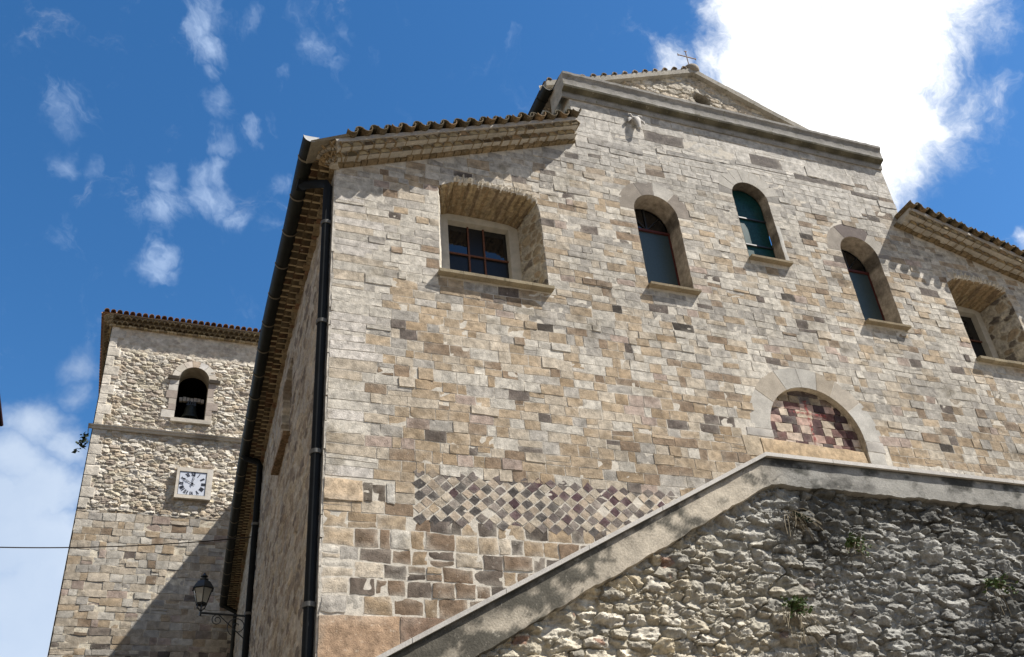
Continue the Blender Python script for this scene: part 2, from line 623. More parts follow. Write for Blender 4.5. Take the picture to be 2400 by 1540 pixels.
def lay(mb, quads, mapf, seg=.08, skirt=-.035, seed=0, mat=0, white=.35, smooth_edge=.010, wob=.008, edge=.0025, stain=None):
    """quads: (c00, c10, c11, c01, colour, depth, rough); one irregular stone each"""
    for k, (a, b_, c, d, col, dep, rg) in enumerate(quads):
        a, b_, c, d = (np.array(p, float) for p in (a, b_, c, d))
        L = np.hypot(*(b_ - a)); H = np.hypot(*(d - a))
        nu = int(min(14, max(3, math.ceil(L / seg)))); nv = int(min(10, max(3, math.ceil(H / seg))))
        e = min(.2, .016 / max(L, .03)); g = min(.2, .016 / max(H, .03))
        s = np.concatenate([[0, 0, e], np.linspace(e, 1 - e, nu - 1)[1:-1] if nu > 3 else [.5], [1 - e, 1, 1]])
        t = np.concatenate([[0, 0, g], np.linspace(g, 1 - g, nv - 1)[1:-1] if nv > 3 else [.5], [1 - g, 1, 1]])
        S, T = np.meshgrid(s, t)
        P = (a[None, None] * ((1 - S) * (1 - T))[..., None] + b_ * (S * (1 - T))[..., None] + c * (S * T)[..., None] + d * ((1 - S) * T)[..., None])
        U = P[..., 0]; V = P[..., 1]
        sd = seed + k * 7
        U2 = U + wob * noise2(U * 9 + sd, V * 9, 1) + wob * .6 * noise2(U * 31, V * 31 + sd, 2)
        V2 = V + wob * noise2(U * 9, V * 9 + sd, 3) + wob * .6 * noise2(U * 31 + sd, V * 31, 4)
        ed = np.minimum(np.minimum(S, 1 - S) * L, np.minimum(T, 1 - T) * H)
        W = dep + rg * (1.2 * noise2(U * 7 + sd, V * 9, 5) + .8 * noise2(U * 19, V * 23 + sd, 6)) - edge * np.exp(-ed / smooth_edge)
        W[0, :] = skirt; W[-1, :] = skirt; W[:, 0] = skirt; W[:, -1] = skirt
        cc = np.array(col)[None, None] * (1 + .13 * noise2(U * 6 + sd, V * 8, 7) + .08 * noise2(U * 17, V * 17 + sd, 8))[..., None]
        wgt = np.clip(np.exp(-ed / .03) * (.25 + .9 * noise2(U * 5 + sd, V * 5, 9)), 0, 1) * white
        cc = cc * (1 - wgt[..., None]) + LIME * wgt[..., None]
        if stain is not None:
            cc = cc * stain(U, V)
        mb.grid(mapf(U2, V2, W), cc, mat)


def minus(iv, ex):
    out = [iv]
    for (a, b_) in ex:
        nx = []
        for (x0, x1) in out:
            if b_ <= x0 or a >= x1:
                nx.append((x0, x1)); continue
            if a > x0: nx.append((x0, a))
            if b_ < x1: nx.append((b_, x1))
        out = nx
    return [q for q in out if q[1] - q[0] > .03]


def course_quads(rng, v0, v1, hf, lf, extent, excl, colf, depf, gap=.012, split=.08, jit=.004, amp=.010):
    """rows of stones; hf(v) height, lf(u,v) length, extent(v)->(u0,u1), excl(vlo,vhi)->[(u0,u1)]"""
    q = []
    v = v0; row = 0
    while v < v1 - .03:
        h = min(hf(rng, v), v1 - v)
        if v1 - (v + h) < .07: h = v1 - v
        vm = v + h / 2
        u0, u1 = extent(v, v + h)
        for (a, b_) in minus((u0, u1), excl(v, v + h)):
            u = a
            while u < b_ - 1e-4:
                l = lf(rng, u, vm)
                if b_ - (u + l) < .16: l = b_ - u
                parts = [(v, v + h)]
                if rng.random() < split and h > .15:
                    k = v + h * rng.uniform(.35, .65); parts = [(v, k), (k, v + h)]
                for (p, r_) in parts:
                    g = gap(u, vm) if callable(gap) else gap
                    g2 = g / 2
                    wv = lambda x, y: y + amp * math.sin(x * 1.7 + y * 9) + amp * .6 * math.sin(x * 4.1 + y * 5)
                    J = lambda: rng.uniform(-jit, jit)
                    e0, e1 = u + g2, u + l - g2
                    cs = [(e0 + J(), wv(e0, p) + g2 + J()), (e1 + J(), wv(e1, p) + g2 + J()), (e1 + J(), wv(e1, r_) - g2 + J()), (e0 + J(), wv(e0, r_) - g2 + J())]
                    dp, rg = depf(rng, u, vm)
                    q.append((*cs, colf(rng, u + l / 2, (p + r_) / 2), dp, rg))
                u += l
        v += h; row += 1
    return q


def rubble(U, V, cu, cv, seed, relief=.05, pal=None, mort=LIME, p=2.6, rough=.012, m0=.05, m1=.22, wob=.25, wvar=.35, mortdark=0., facet=False):
    """random rubble face: returns height and colour for every sample"""
    u = (U + cu * wob * fbm2(U / cu * .9, V / cv * .9, seed + 1, 4)) / cu
    v = (V + cv * wob * 1.1 * fbm2(U / cu * .9 + 31, V / cv * .9, seed + 2, 4)) / cv
    gi = np.floor(u).astype(np.int64); gj = np.floor(v).astype(np.int64)
    d1 = np.full(U.shape, 9.); d2 = np.full(U.shape, 9.)
    idn = np.zeros(U.shape); su = np.zeros(U.shape); sv = np.zeros(U.shape)
    sd = np.full(U.shape, seed)
    for dj in (-2, -1, 0, 1, 2):
        for di in (-2, -1, 0, 1, 2):
            ci = gi + di; cj = gj + dj
            h1 = _h(ci, cj, sd + 3); h2 = _h(ci, cj, sd + 5); h3 = _h(ci, cj, sd + 7)
            x = ci + .5 * (cj % 2) + .15 + .7 * h1; y = cj + .18 + .64 * h2
            d = (np.abs(u - x) ** p + np.abs(v - y) ** p) ** (1 / p) - wvar * (h3 - .5)
            cl = d < d1
            d2 = np.where(cl, d1, np.minimum(d2, d))
            idn = np.where(cl, _h(ci, cj, sd + 11), idn)
            su = np.where(cl, u - x, su); sv = np.where(cl, v - y, sv)
            d1 = np.where(cl, d, d1)
    ed = d2 - d1
    edn = ed + .08 * noise2(U * 40, V * 40, seed + 21) + .07 * noise2(U * 13, V * 17, seed + 22)
    prof = sstep(m0, m1, edn)
    i2 = (idn * 7.13) % 1; i3 = (idn * 13.7) % 1; i4 = (idn * 29.3) % 1
    hgt = prof * (relief * (.35 + .9 * i2) + relief * .9 * ((i3 - .5) * su + (i4 - .5) * sv * 1.6))
    if facet:
        fc = np.full(U.shape, 9.)
        for k in range(4):
            ka = ((idn * (17.3 + 11.1 * k)) % 1 - .5) * 2.6; kb = ((idn * (23.9 + 7.7 * k)) % 1 - .5) * 2.6; kc = .25 + .5 * ((idn * (31.7 + 5.3 * k)) % 1)
            fc = np.minimum(fc, ka * su + kb * sv + kc)
        hgt = prof * (relief * (.25 + .55 * i2) + relief * np.clip(fc, -.3, .8))
    f = fbm2(U * 11, V * 14, seed + 31, 4, .6)
    strat = noise2(U * 5 + idn * 9, V * 42 + idn * 50, seed + 33)
    hgt = hgt + rough * prof * (1.6 * f + .55 * strat) + rough * .5 * fbm2(U * 25, V * 25, seed + 35, 3) * (1 - prof)
    pal = np.array(pal)
    cs = pal[(np.clip(idn * len(pal), 0, len(pal) - 1)).astype(int)]
    cs = cs * (1 + .18 * f[..., None] + .10 * strat[..., None] + .25 * (i3[..., None] - .5))
    mc = np.array(mort) * (1 + .1 * noise2(U * 9, V * 9, seed + 41))[..., None]
    col = mc * (1 - prof[..., None]) + cs * prof[..., None]
    return hgt, np.clip(col, .01, .95), prof, idn


# ------------------------------------------------------------------ ground
g = MB()
n = 60
xs = np.linspace(-1, 1, n); xs = np.sign(xs) * np.abs(xs) ** 2.5 * 900
Xg, Yg = np.meshgrid(xs, xs)
g.grid(np.stack([Xg, Yg, -.02 + 0 * Xg], -1), (.3, .27, .23))
structure(g.build('ground', M_GROUND))

# ================================================================== CHURCH
church = thing('church', 'stone basilica church with stepped gabled front, three tall arched windows and a filled-in tympanum', 'church', (8.4, 0, 0))
NL, NR, FR = 4.61, 12.30, 16.90            # clerestory edges and right corner
SL = .408
SLR = .287                                   # the right aisle roof is flatter
ZC = 13.33                                   # wall top at the outer corners
ZN = 17.02


def roofline(x):
    if x < NL: return ZC + SL * x
    if x <= NR: return ZN
    return ZC + SLR * (FR - x)


fm = lambda u, v, w: np.stack([u, -w, v], -1)     # facade plane

WIN = [(6.105, 11.96, .465, 13.75), (8.42, 13.07, .42, 14.70), (10.80, 11.96, .465, 13.72)]   # cx, sill, half width, springing
LUN = (8.455, 9.24, .955, 8.78)              # cx, springing, radius, bottom


def arch_pts(cx, z0, hw, zs, n=20):
    pts = [(cx - hw, z0), (cx + hw, z0)]
    for k in range(n + 1):
        a = math.pi * k / n
        pts.append((cx + hw * math.cos(a), zs + hw * math.sin(a)))
    return pts


def WK(x0):
    return 1. if x0 < 5 else .87      # the right-hand one is narrower


def rect_win_pts(x0):
    """opening of the square aisle window: flat segmental head"""
    z0 = 11.49
    k = WK(x0)
    pts = [(x0, z0), (x0 + 1.92 * k, z0)]
    pts += [(x0 + a * k, b) for a, b in ((1.92, 13.11), (1.88, 13.44), (1.70, 13.545), (1.38, 13.575), (1.0, 13.59), (.63, 13.60), (.33, 13.57), (.03, 13.40))]
    return pts


AW = [1.75, 12.88]
holes = [arch_pts(cx, z0, hw, zs) for (cx, z0, hw, zs) in WIN]
holes.append(arch_pts(LUN[0], LUN[3], LUN[2], LUN[1], 28))
holes += [rect_win_pts(x) for x in AW]


def hole_span(pts, v):
    xs_ = []
    n_ = len(pts)
    for i in range(n_):
        (x0, y0), (x1, y1) = pts[i], pts[(i + 1) % n_]
        if (y0 - v) * (y1 - v) < 0:
            xs_.append(x0 + (x1 - x0) * (v - y0) / (y1 - y0))
    return (min(xs_), max(xs_)) if len(xs_) > 1 else None


def arch_zone(cx, z0, r, zs):
    def f(v):
        if v < z0 or v > zs + r: return None
        if v <= zs: return (cx - r, cx + r)
        d = math.sqrt(max(0, r * r - (v - zs) ** 2))
        return (cx - d, cx + d)
    return f


DIA = (1.28, 5.45, 7.12, 7.86)
ZONES = []
for (cx, z0, hw, zs) in WIN:
    ZONES.append(arch_zone(cx, z0 - .05, hw, zs))
RING = [(6.105, 13.75, .465, .80), (8.42, 14.70, .42, .77), (10.80, 13.72, .465, .80)]
for (cx, zs, r0, r1) in RING:
    ZONES.append(arch_zone(cx, zs, r1 - .05, zs))
ZONES.append(arch_zone(LUN[0], 8.85, 1.28, LUN[1]))
ZONES.append(lambda v: (6.88, 9.86) if 8.68 < v < 9.08 else None)
for x in AW:
    P_ = rect_win_pts(x)
    ZONES.append(lambda v, P_=P_: hole_span(P_, v) if v > 11.45 else None)


def excl(v0, v1):
    out = []
    for z in ZONES:
        s_ = [z(v) for v in (v0 + .03, (v0 + v1) / 2, v1 - .03)]
        s_ = [q for q in s_ if q]
        if s_:
            out.append((min(q[0] for q in s_), max(q[1] for q in s_)))
    vm = (v0 + v1) / 2
    if DIA[2] < vm < DIA[3]:
        out.append((DIA[0] - .12 + .1 * math.sin(vm * 40), DIA[1]))
    if vm < 5.77: out.append((0, 1.62))
    if 7.3 < vm < 7.62: out.append((0, .98))
    return out


def extent(v0, v1):
    vm = (v0 + v1) / 2
    a, b_ = 0.0, FR
    if v1 > ZC:
        a = max(0, min(NL, (v1 - .02 - ZC) / SL)); b_ = min(FR, max(NR, FR - (v1 - .02 - ZC) / SLR))
    if vm > ZC + SL * NL: a, b_ = NL, NR
    return (a, b_)


C_LG = (.455, .425, .37); C_GR = (.335, .312, .277); C_TAN = (.35, .275, .19); C_TAN2 = (.295, .222, .145); C_BR = (.215, .158, .108)
C_DK = (.115, .095, .082); C_PINK = (.33, .262, .22); C_CREAM = (.41, .355, .28); C_PUR = (.15, .10, .095)


def pick(rng, tbl):
    t = rng.random() * sum(w for w, _ in tbl)
    for w, c in tbl:
        t -= w
        if t <= 0: return np.array(c)
    return np.array(tbl[-1][1])


def fac_col(rng, u, v):
    warm = float(sstep(11.6, 8.6, v + .35 * math.sin(u * 2.1) + .25 * math.sin(u * 5.3 + v)))
    warm *= 1 - .55 * float(sstep(7.5, 11.0, u))
    low = float(sstep(7.35, 6.9, v)) * float(sstep(.2, .7, u))
    up = float(sstep(13.6, 15.2, v))
    c = pick(rng, [(.50 + .9 * up, C_LG), (.28, C_GR), (.22 * (1 - up), C_TAN), (.22 * (1 - .7 * up), C_CREAM), (.05, C_BR), (.05, C_DK), (.03 * (1 - up), C_PINK)])
    if up > .1: c = c * (1 - .06 * up)
    if up > .3: c = c * (1 - .3 * up) + np.array((c.mean() * 1.05,) * 3) * .3 * up
    if rng.random() < warm:
        c = pick(rng, [(.40, C_TAN), (.25, C_TAN2), (.22, C_CREAM), (.14, C_BR), (.10, C_GR), (.05, C_DK), (.04, C_PINK), (.10, C_LG)])
    if rng.random() < low:
        c = pick(rng, [(.34, (.175, .125, .085)), (.28, (.13, .105, .085)), (.20, C_TAN2), (.26, (.085, .07, .058)), (.13, C_TAN), (.06, C_CREAM), (.05, C_LG)])
    if u < .45 and v > 5.8:
        c = pick(rng, [(1, C_LG), (.5, C_CREAM), (.5, (.47, .44, .40))] if v > 7.3 else [(.8, C_LG), (.6, C_CREAM), (.7, C_TAN), (.4, C_GR)])
    if rng.random() < .006: return np.array((.045, .037, .03))      # near-black tone paints the shade of a missing stone's hole
    return c * rng.uniform(.9, 1.1)


def fac_dep(rng, u, v):
    r = rng.random()
    up = v > 13.5
    dp = max(.0015, rng.gauss(.0035, .0012))
    if rng.random() < (.16 if up else .09): dp += rng.uniform(.004, .012)
    rg = .0012
    if r < .12: dp += .001; rg = .007
    elif r < .26: rg = .005
    if u < .45: dp += .001
    return dp, rg


def fac_h(rng, v):
    if v < 7.1: return rng.uniform(.20, .27)
    if v < 10.5: return rng.uniform(.145, .20)
    if v < 14: return rng.uniform(.125, .19)
    if v < 15.6: return rng.uniform(.12, .22)
    return rng.uniform(.14, .24) if rng.random() < .5 else rng.uniform(.3, .42)


def fac_l(rng, u, v):
    if u < .02: return rng.uniform(.42, .85) if v > 7.3 else rng.uniform(.22, .5)
    if v < 7.1: return rng.uniform(.14, .44)
    if v > 15.3 and rng.random() < .5: return rng.uniform(.6, 1.3)
    return rng.choice((rng.uniform(.12, .28), rng.uniform(.22, .48), rng.uniform(.22, .40)))


rng = random.Random(11)
fq = course_quads(rng, 3.9, ZN, fac_h, fac_l, extent, excl, fac_col, fac_dep,
                  gap=lambda u, v: .012 if v > 7.0 else .024, split=.10)
# the ground storey, hidden behind the stair, in larger stones
fq += course_quads(rng, 0.0, 3.9, lambda r, v: r.uniform(.35, .5), lambda r, u, v: r.uniform(.5, 1.1), lambda a, b_: (0, FR),
                   lambda a, b_: [(0, 1.62)] + ([(7.2, 9.7)]), fac_col, fac_dep, gap=.02)
fq = [q for q in fq if not (q[0][1] < 8.7 and 7.2 < q[0][0] < 9.4 and False)]
mb = MB()
outline = [(0, 0), (FR, 0), (FR, ZC), (NR, roofline(NR + 1e-6)), (NR, ZN), (NL, ZN), (NL, roofline(NL - 1e-6)), (0, ZC)]
loops = [[Vector((x, z, 0)) for (x, z) in outline]] + [[Vector((x, z, 0)) for (x, z) in h][::-1] for h in holes]
flat = [p for l in loops for p in l]
tris = tessellate_polygon(loops)
mb.add([(p.x, .0, p.y) for p in flat], [t for t in tris], LIME, 1)
# thickness behind the front face
for l in loops[:1]:
    n_ = len(l)
    mb.add([(p.x, .014, p.y) for p in l] + [(p.x, .9, p.y) for p in l], [(i, (i + 1) % n_, n_ + (i + 1) % n_, n_ + i) for i in range(n_)], LIME * .9, 1)


def fac_stain(U, V):
    # weathering with a shape of its own: brown blotches, soot patches, run-off below cornice and sills
    a = .36 * sstep(.20, .60, fbm2(U * 2.3, V * 3.1, 700, 5, .6))
    a = a * (1 - .5 * sstep(13.5, 15.5, V))
    b_ = .22 * (1 - .5 * sstep(13.5, 15.5, V)) * sstep(.05, .5, fbm2(U * .45, V * .6, 720, 4))
    st = sstep(.1, .8, noise2(U * 7.5, V * .35, 730)) * sstep(15.2, 16.9, V) * .28
    for (cx, z0, hw, zs) in WIN:
        st = st + .30 * sstep(0., .7, noise2(U * 9, V * .5, 740)) * (np.abs(U - cx) < hw + .1) * (V < z0) * np.exp(-(z0 - V) / .5)
    for x0 in AW:
        st = st + .30 * sstep(0., .7, noise2(U * 8, V * .5, 745)) * ((U > x0 - .1) & (U < x0 + 2.0)) * (V < 11.4) * np.exp(-np.maximum(0, 11.4 - V) / .6)
    m_ = np.clip(1.06 - a - b_ - st, .35, 1.1)
    return np.stack([m_ * (1 + 0 * a), m_ * (1 - .10 * a), m_ * (1 - .28 * a)], -1)


lay(mb, [q for q in fq if q[0][1] > 7.0], fm, seg=.065, seed=3, edge=.0, wob=.004, stain=fac_stain)
lay(mb, [q for q in fq if q[0][1] <= 7.0], fm, seg=.05, seed=5, edge=.003, smooth_edge=.012, wob=.012, white=.65, stain=fac_stain)
facade = mb.build('facade', [M_STONE, M_MORTAR], church)

# corner foot: two huge brown blocks and the tan quoin block above
mb = MB()
big = [((.0, 4.62), (1.02, 4.62), (1.02, 5.76), (.0, 5.74), np.array((.36, .25, .165)), .02, .006),
       ((1.035, 4.62), (1.62, 4.62), (1.62, 5.76), (1.035, 5.76), np.array((.23, .16, .115)), .016, .006),
       ((.0, 3.5), (1.62, 3.5), (1.62, 4.6), (.0, 4.6), np.array((.36, .25, .165)), .02, .006),
       ((.0, 0.0), (1.62, 0.0), (1.62, 3.48), (.0, 3.48), np.array((.36, .25, .165)), .02, .006),
       ((-.0, 7.31), (.52, 7.31), (.52, 7.61), (-.0, 7.62), np.array((.50, .39, .27)), .022, .004),
       ((.54, 7.33), (.66, 7.33), (.66, 7.60), (.54, 7.60), np.array((.12, .10, .08)), .008, .008),
       ((.67, 7.33), (.84, 7.33), (.84, 7.58), (.67, 7.58), np.array((.075, .055, .04)), .003, .004),
       ((.86, 7.31), (.97, 7.31), (.97, 7.61), (.86, 7.61), np.array((.42, .40, .36)), .01, .003)]
for k, bq in enumerate(big):
    mb = MB()
    lay(mb, [bq], fm, seg=.07, seed=900 + k * 7, white=.5)
    mb.build('corner_stone', M_STONE, church)

# net of diamond-set stones
rng = random.Random(5)
mb = MB()
dq = []
du = .200; dv = .178
ny = int((DIA[3] - DIA[2]) / dv) + 2
nx = int((DIA[1] - DIA[0]) / du) + 2
for j in range(-2, 2 * ny):
    for i in range(-1, nx):
        cx = DIA[0] + i * du + (du / 2 if j % 2 else 0) + .04
        cz = DIA[2] + j * dv / 2
        if cz > DIA[3] + .03 or cz < DIA[2] - .05 or cx < DIA[0] + .03 or cx > DIA[1] - .05: continue
        if rng.random() < .05: continue
        s_ = rng.uniform(.84, .93)
        c = pick(rng, [(.34, (.33, .27, .205)), (.10, C_TAN), (.12, C_CREAM), (.22, (.17, .145, .13)), (.16, (.09, .08, .075)), (.14, (.105, .062, .066))])
        if j % 2: c = pick(rng, [(1, (.40, .335, .26)), (.8, C_CREAM), (.5, (.37, .30, .23)), (.2, (.22, .19, .165)), (.12, (.10, .065, .068))])
        # rows of one kind of stone run through the net
        if (j % 2 == 0) and rng.random() < .8: c = pick(rng, [(1, (.085, .05, .056)), (1.1, (.12, .10, .092)), (.9, (.07, .063, .06))])
        J = lambda: rng.uniform(-.008, .008)
        a = (cx - du / 2 * s_ + J(), cz + J()); b_ = (cx + J(), cz - dv / 2 * s_ + J()); c2_ = (cx + du / 2 * s_ + J(), cz + J()); d = (cx + J(), cz + dv / 2 * s_ + J())
        dq.append((a, b_, c2_, d, c * rng.uniform(.85, 1.15), max(.002, rng.gauss(.005, .002)), .002))
lay(mb, dq, fm, seg=.05, seed=400, white=.3, edge=.0)
o = mb.build('diamond_stone_net', M_STONE, church)
o['label'] = 'band of small diamond-set stones in cream, grey and dark purple'


def voussoirs(cx, zs, r0, r1, cuts, cols, a0=0., a1=math.pi, dep=.003, seed=0, gap=.010, mats=None, name='arch_ring'):
    mb = MB()
    for k in range(len(cuts) - 1):
        A, B = cuts[k], cuts[k + 1]
        na = max(2, int((B - A) / .12)); nr = 5
        g_ = gap / 2 / r0
        ang = np.concatenate([[A + g_], np.linspace(A + g_, B - g_, na + 1), [B - g_]])
        rr = np.concatenate([[r0], np.linspace(r0, r1, nr), [r1]])
        Ag, Rg = np.meshgrid(ang, rr)
        W = np.full(Ag.shape, dep + ((k * 37) % 5) * .0004) + .0008 * noise2(Ag * 5 + seed, Rg * 9, 3)
        W[0, :] = -.004; W[-1, :] = -.03; W[:, 0] = -.004; W[:, -1] = -.004
        r1w = Rg + np.where(Rg > r1 - .01, .014 * noise2(Ag * 7 + seed, Ag * 3, 8), 0)
        U = cx - r1w * np.cos(Ag); V = zs + r1w * np.sin(Ag)
        cc = np.array(cols[k % len(cols)]) * (1 + .1 * noise2(Ag * 8 + seed, Rg * 11, 4))[..., None]
        mb.grid(fm(U, V, W), cc, 0)
    return mb


def reveal(mb, front, back, y0, y1, col, mat=0, n=6, skip_bottom=False, noise_amp=.006, seed=0, colf=None):
    """side walls of an opening between a front outline and a back outline (same point count)"""
    L = len(front)
    for i in range(L):
        j = (i + 1) % L
        if skip_bottom and i == 0: continue
        p, q, r_, s_ = front[i], front[j], back[j], back[i]
        ln = math.hypot(q[0] - p[0], q[1] - p[1])
        m_ = max(1, int(ln / .1))
        S, T = np.meshgrid(np.linspace(0, 1, m_ + 1), np.linspace(0, 1, n + 1))
        x = (p[0] * (1 - S) + q[0] * S) * (1 - T) + (s_[0] * (1 - S) + r_[0] * S) * T
        z = (p[1] * (1 - S) + q[1] * S) * (1 - T) + (s_[1] * (1 - S) + r_[1] * S) * T
        y = y0 + (y1 - y0) * T
        cc = np.tile(np.array(col), (*x.shape, 1)) * (1 + .15 * noise2(x * 6 + z * 5, y * 9, seed))[..., None]
        if colf is not None:
            cc = colf(x, y, z, cc)
        mb.grid(np.stack([x, y, z], -1), cc, mat)


def reveal_stones(x, y, z, cc):
    # jamb courses of alternating stones
    k = np.floor(z / .31 + .13 * np.sin(x * 3)); h = _h(k.astype(np.int64), np.full(k.shape, 5), np.full(k.shape, 9))
    t = np.where(h < .25, .42, np.where(h < .6, .75, 1.05))[..., None]
    return cc * t


WSPEC = [
    dict(cuts=[0, .55 * 0 + 1.05, 1.62, 2.25, 3.1416], cols=[(.25, .22, .185), (.20, .178, .155), (.42, .40, .36), (.235, .205, .175)], glass=M_GL_GREY, depth=.42, top=M_GL_DARK, trans=13.62, cross=True, ring=.33),
    dict(cuts=[0, .30, .70, 1.05, 1.38, 1.75, 2.1, 2.5, 2.86, 3.1416], cols=[(.24, .225, .205), (.40, .38, .34), (.415, .395, .355), (.43, .41, .37), (.405, .385, .345), (.42, .40, .36), (.41, .39, .35), (.40, .38, .34), (.24, .228, .208)], glass=M_GL_TEAL, depth=.24, top=M_GL_TEAL, trans=14.62, cross=False, ring=.35),
    dict(cuts=[0, .95, 2.15, 2.95, 3.1416], cols=[(.27, .24, .205), (.13, .108, .10), (.36, .335, .295), (.26, .235, .21)], glass=M_GL_GREY, depth=.42, top=M_GL_DARK, trans=13.58, cross=True, ring=.33)]
for wi, ((cx, z0, hw, zs), sp) in enumerate(zip(WIN, WSPEC)):
    mb = MB()
    fr = arch_pts(cx, z0, hw, zs)
    dep = sp['depth']
    reveal(mb, fr, fr, -.004, dep, (.36, .31, .25), 0, 4, True, seed=wi, colf=reveal_stones)
    # sloped inner sill
    mb.hexa([(cx - hw, .0, z0 - .02), (cx + hw, .0, z0 - .02), (cx + hw, dep, z0 - .02), (cx - hw, dep, z0 - .02),
             (cx - hw, .0, z0), (cx + hw, .0, z0), (cx + hw, dep, z0 + .03), (cx - hw, dep, z0 + .03)], (.5, .45, .36))
    win = mb.build('arched_window', M_STONE, church)
    # ring of arch stones
    ring = voussoirs(cx, zs, hw, hw + sp['ring'], sp['cuts'], sp['cols'], seed=wi * 9)
    if wi == 1:      # dressed jamb stone beside the middle window
        jb = MB()
        lay(jb, [((cx + hw + .005, 13.1), (cx + hw + .09, 13.1), (cx + hw + .09, 14.05), (cx + hw + .005, 14.05), (.42, .41, .38), .014, .002)], fm, seed=5)
        jb.build('jamb_stone', M_TRIM, win)
    ring.build('arch_ring', M_TRIM, win)
    # stone sill
    mb = MB()
    for (a, b_) in ((-hw - .02, -hw * .3), (-hw * .3 + .004, hw * .35), (hw * .35 + .004, hw + .07)):
        mb.hexa([(cx + a, -.12, z0 - .058), (cx + b_, -.12, z0 - .058), (cx + b_, .1, z0 - .058), (cx + a, .1, z0 - .058),
                 (cx + a, -.125, z0 - .014), (cx + b_, -.125, z0 - .014), (cx + b_, .1, z0 - .002), (cx + a, .1, z0 - .002)], (.27, .22, .145))
    mb.build('sill', M_CORNICE, win)
    # glazing
    mb = MB()
    gp = arch_pts(cx, z0, hw, zs)
    yy = dep
    if sp['trans'] and wi != 1:
        low = [(cx - hw, z0), (cx + hw, z0), (cx + hw, sp['trans']), (cx - hw, sp['trans'])]
        mb.add([(x, yy - .015, z) for x, z in low] + [(x, yy, z) for x, z in low], [(0, 1, 2, 3), (7, 6, 5, 4), (3, 2, 6, 7)])
        mb.build('screen', sp['glass'], win)
        mb = MB()
    mb.add([(x, yy + .02, z) for x, z in gp] + [(x, yy + .03, z) for x, z in gp], [tuple(range(len(gp))), tuple(range(len(gp), 2 * len(gp)))[::-1]])
    mb.build('pane', sp['top'], win)
    # bars
    mb = MB()
    if wi != 1:
        mb.box((cx - hw, yy - .05, sp['trans'] - .01), (cx + hw, yy + .01, sp['trans'] + .04))
        mb.box((cx + hw - .03, yy - .04, z0), (cx + hw - .002, yy - .016, sp['trans'] - .011))
        mb.box((cx - hw + .002, yy - .04, z0), (cx - hw + .03, yy - .016, sp['trans'] - .011))
        mb.build('frame', M_REDFR, win)
        mb = MB()
        mb.box((cx - .012, yy - .01, sp['trans'] + .041), (cx + .012, yy + .018, zs + hw - .01))
        for s_ in (-1, 1):
            mb.tube([(cx, yy - .0, sp['trans'] + .06), (cx + s_ * hw * .7, yy - .0, zs + hw * .65)], .012, 6)
        mb.build('glazing_bar', M_IRON, win)
    else:
        for z in (13.62, 14.32):
            mb = MB()
            mb.box((cx - hw, yy - .02, z), (cx + hw, yy + .018, z + .03))
            mb.build('glazing_bar', M_IRON, win)

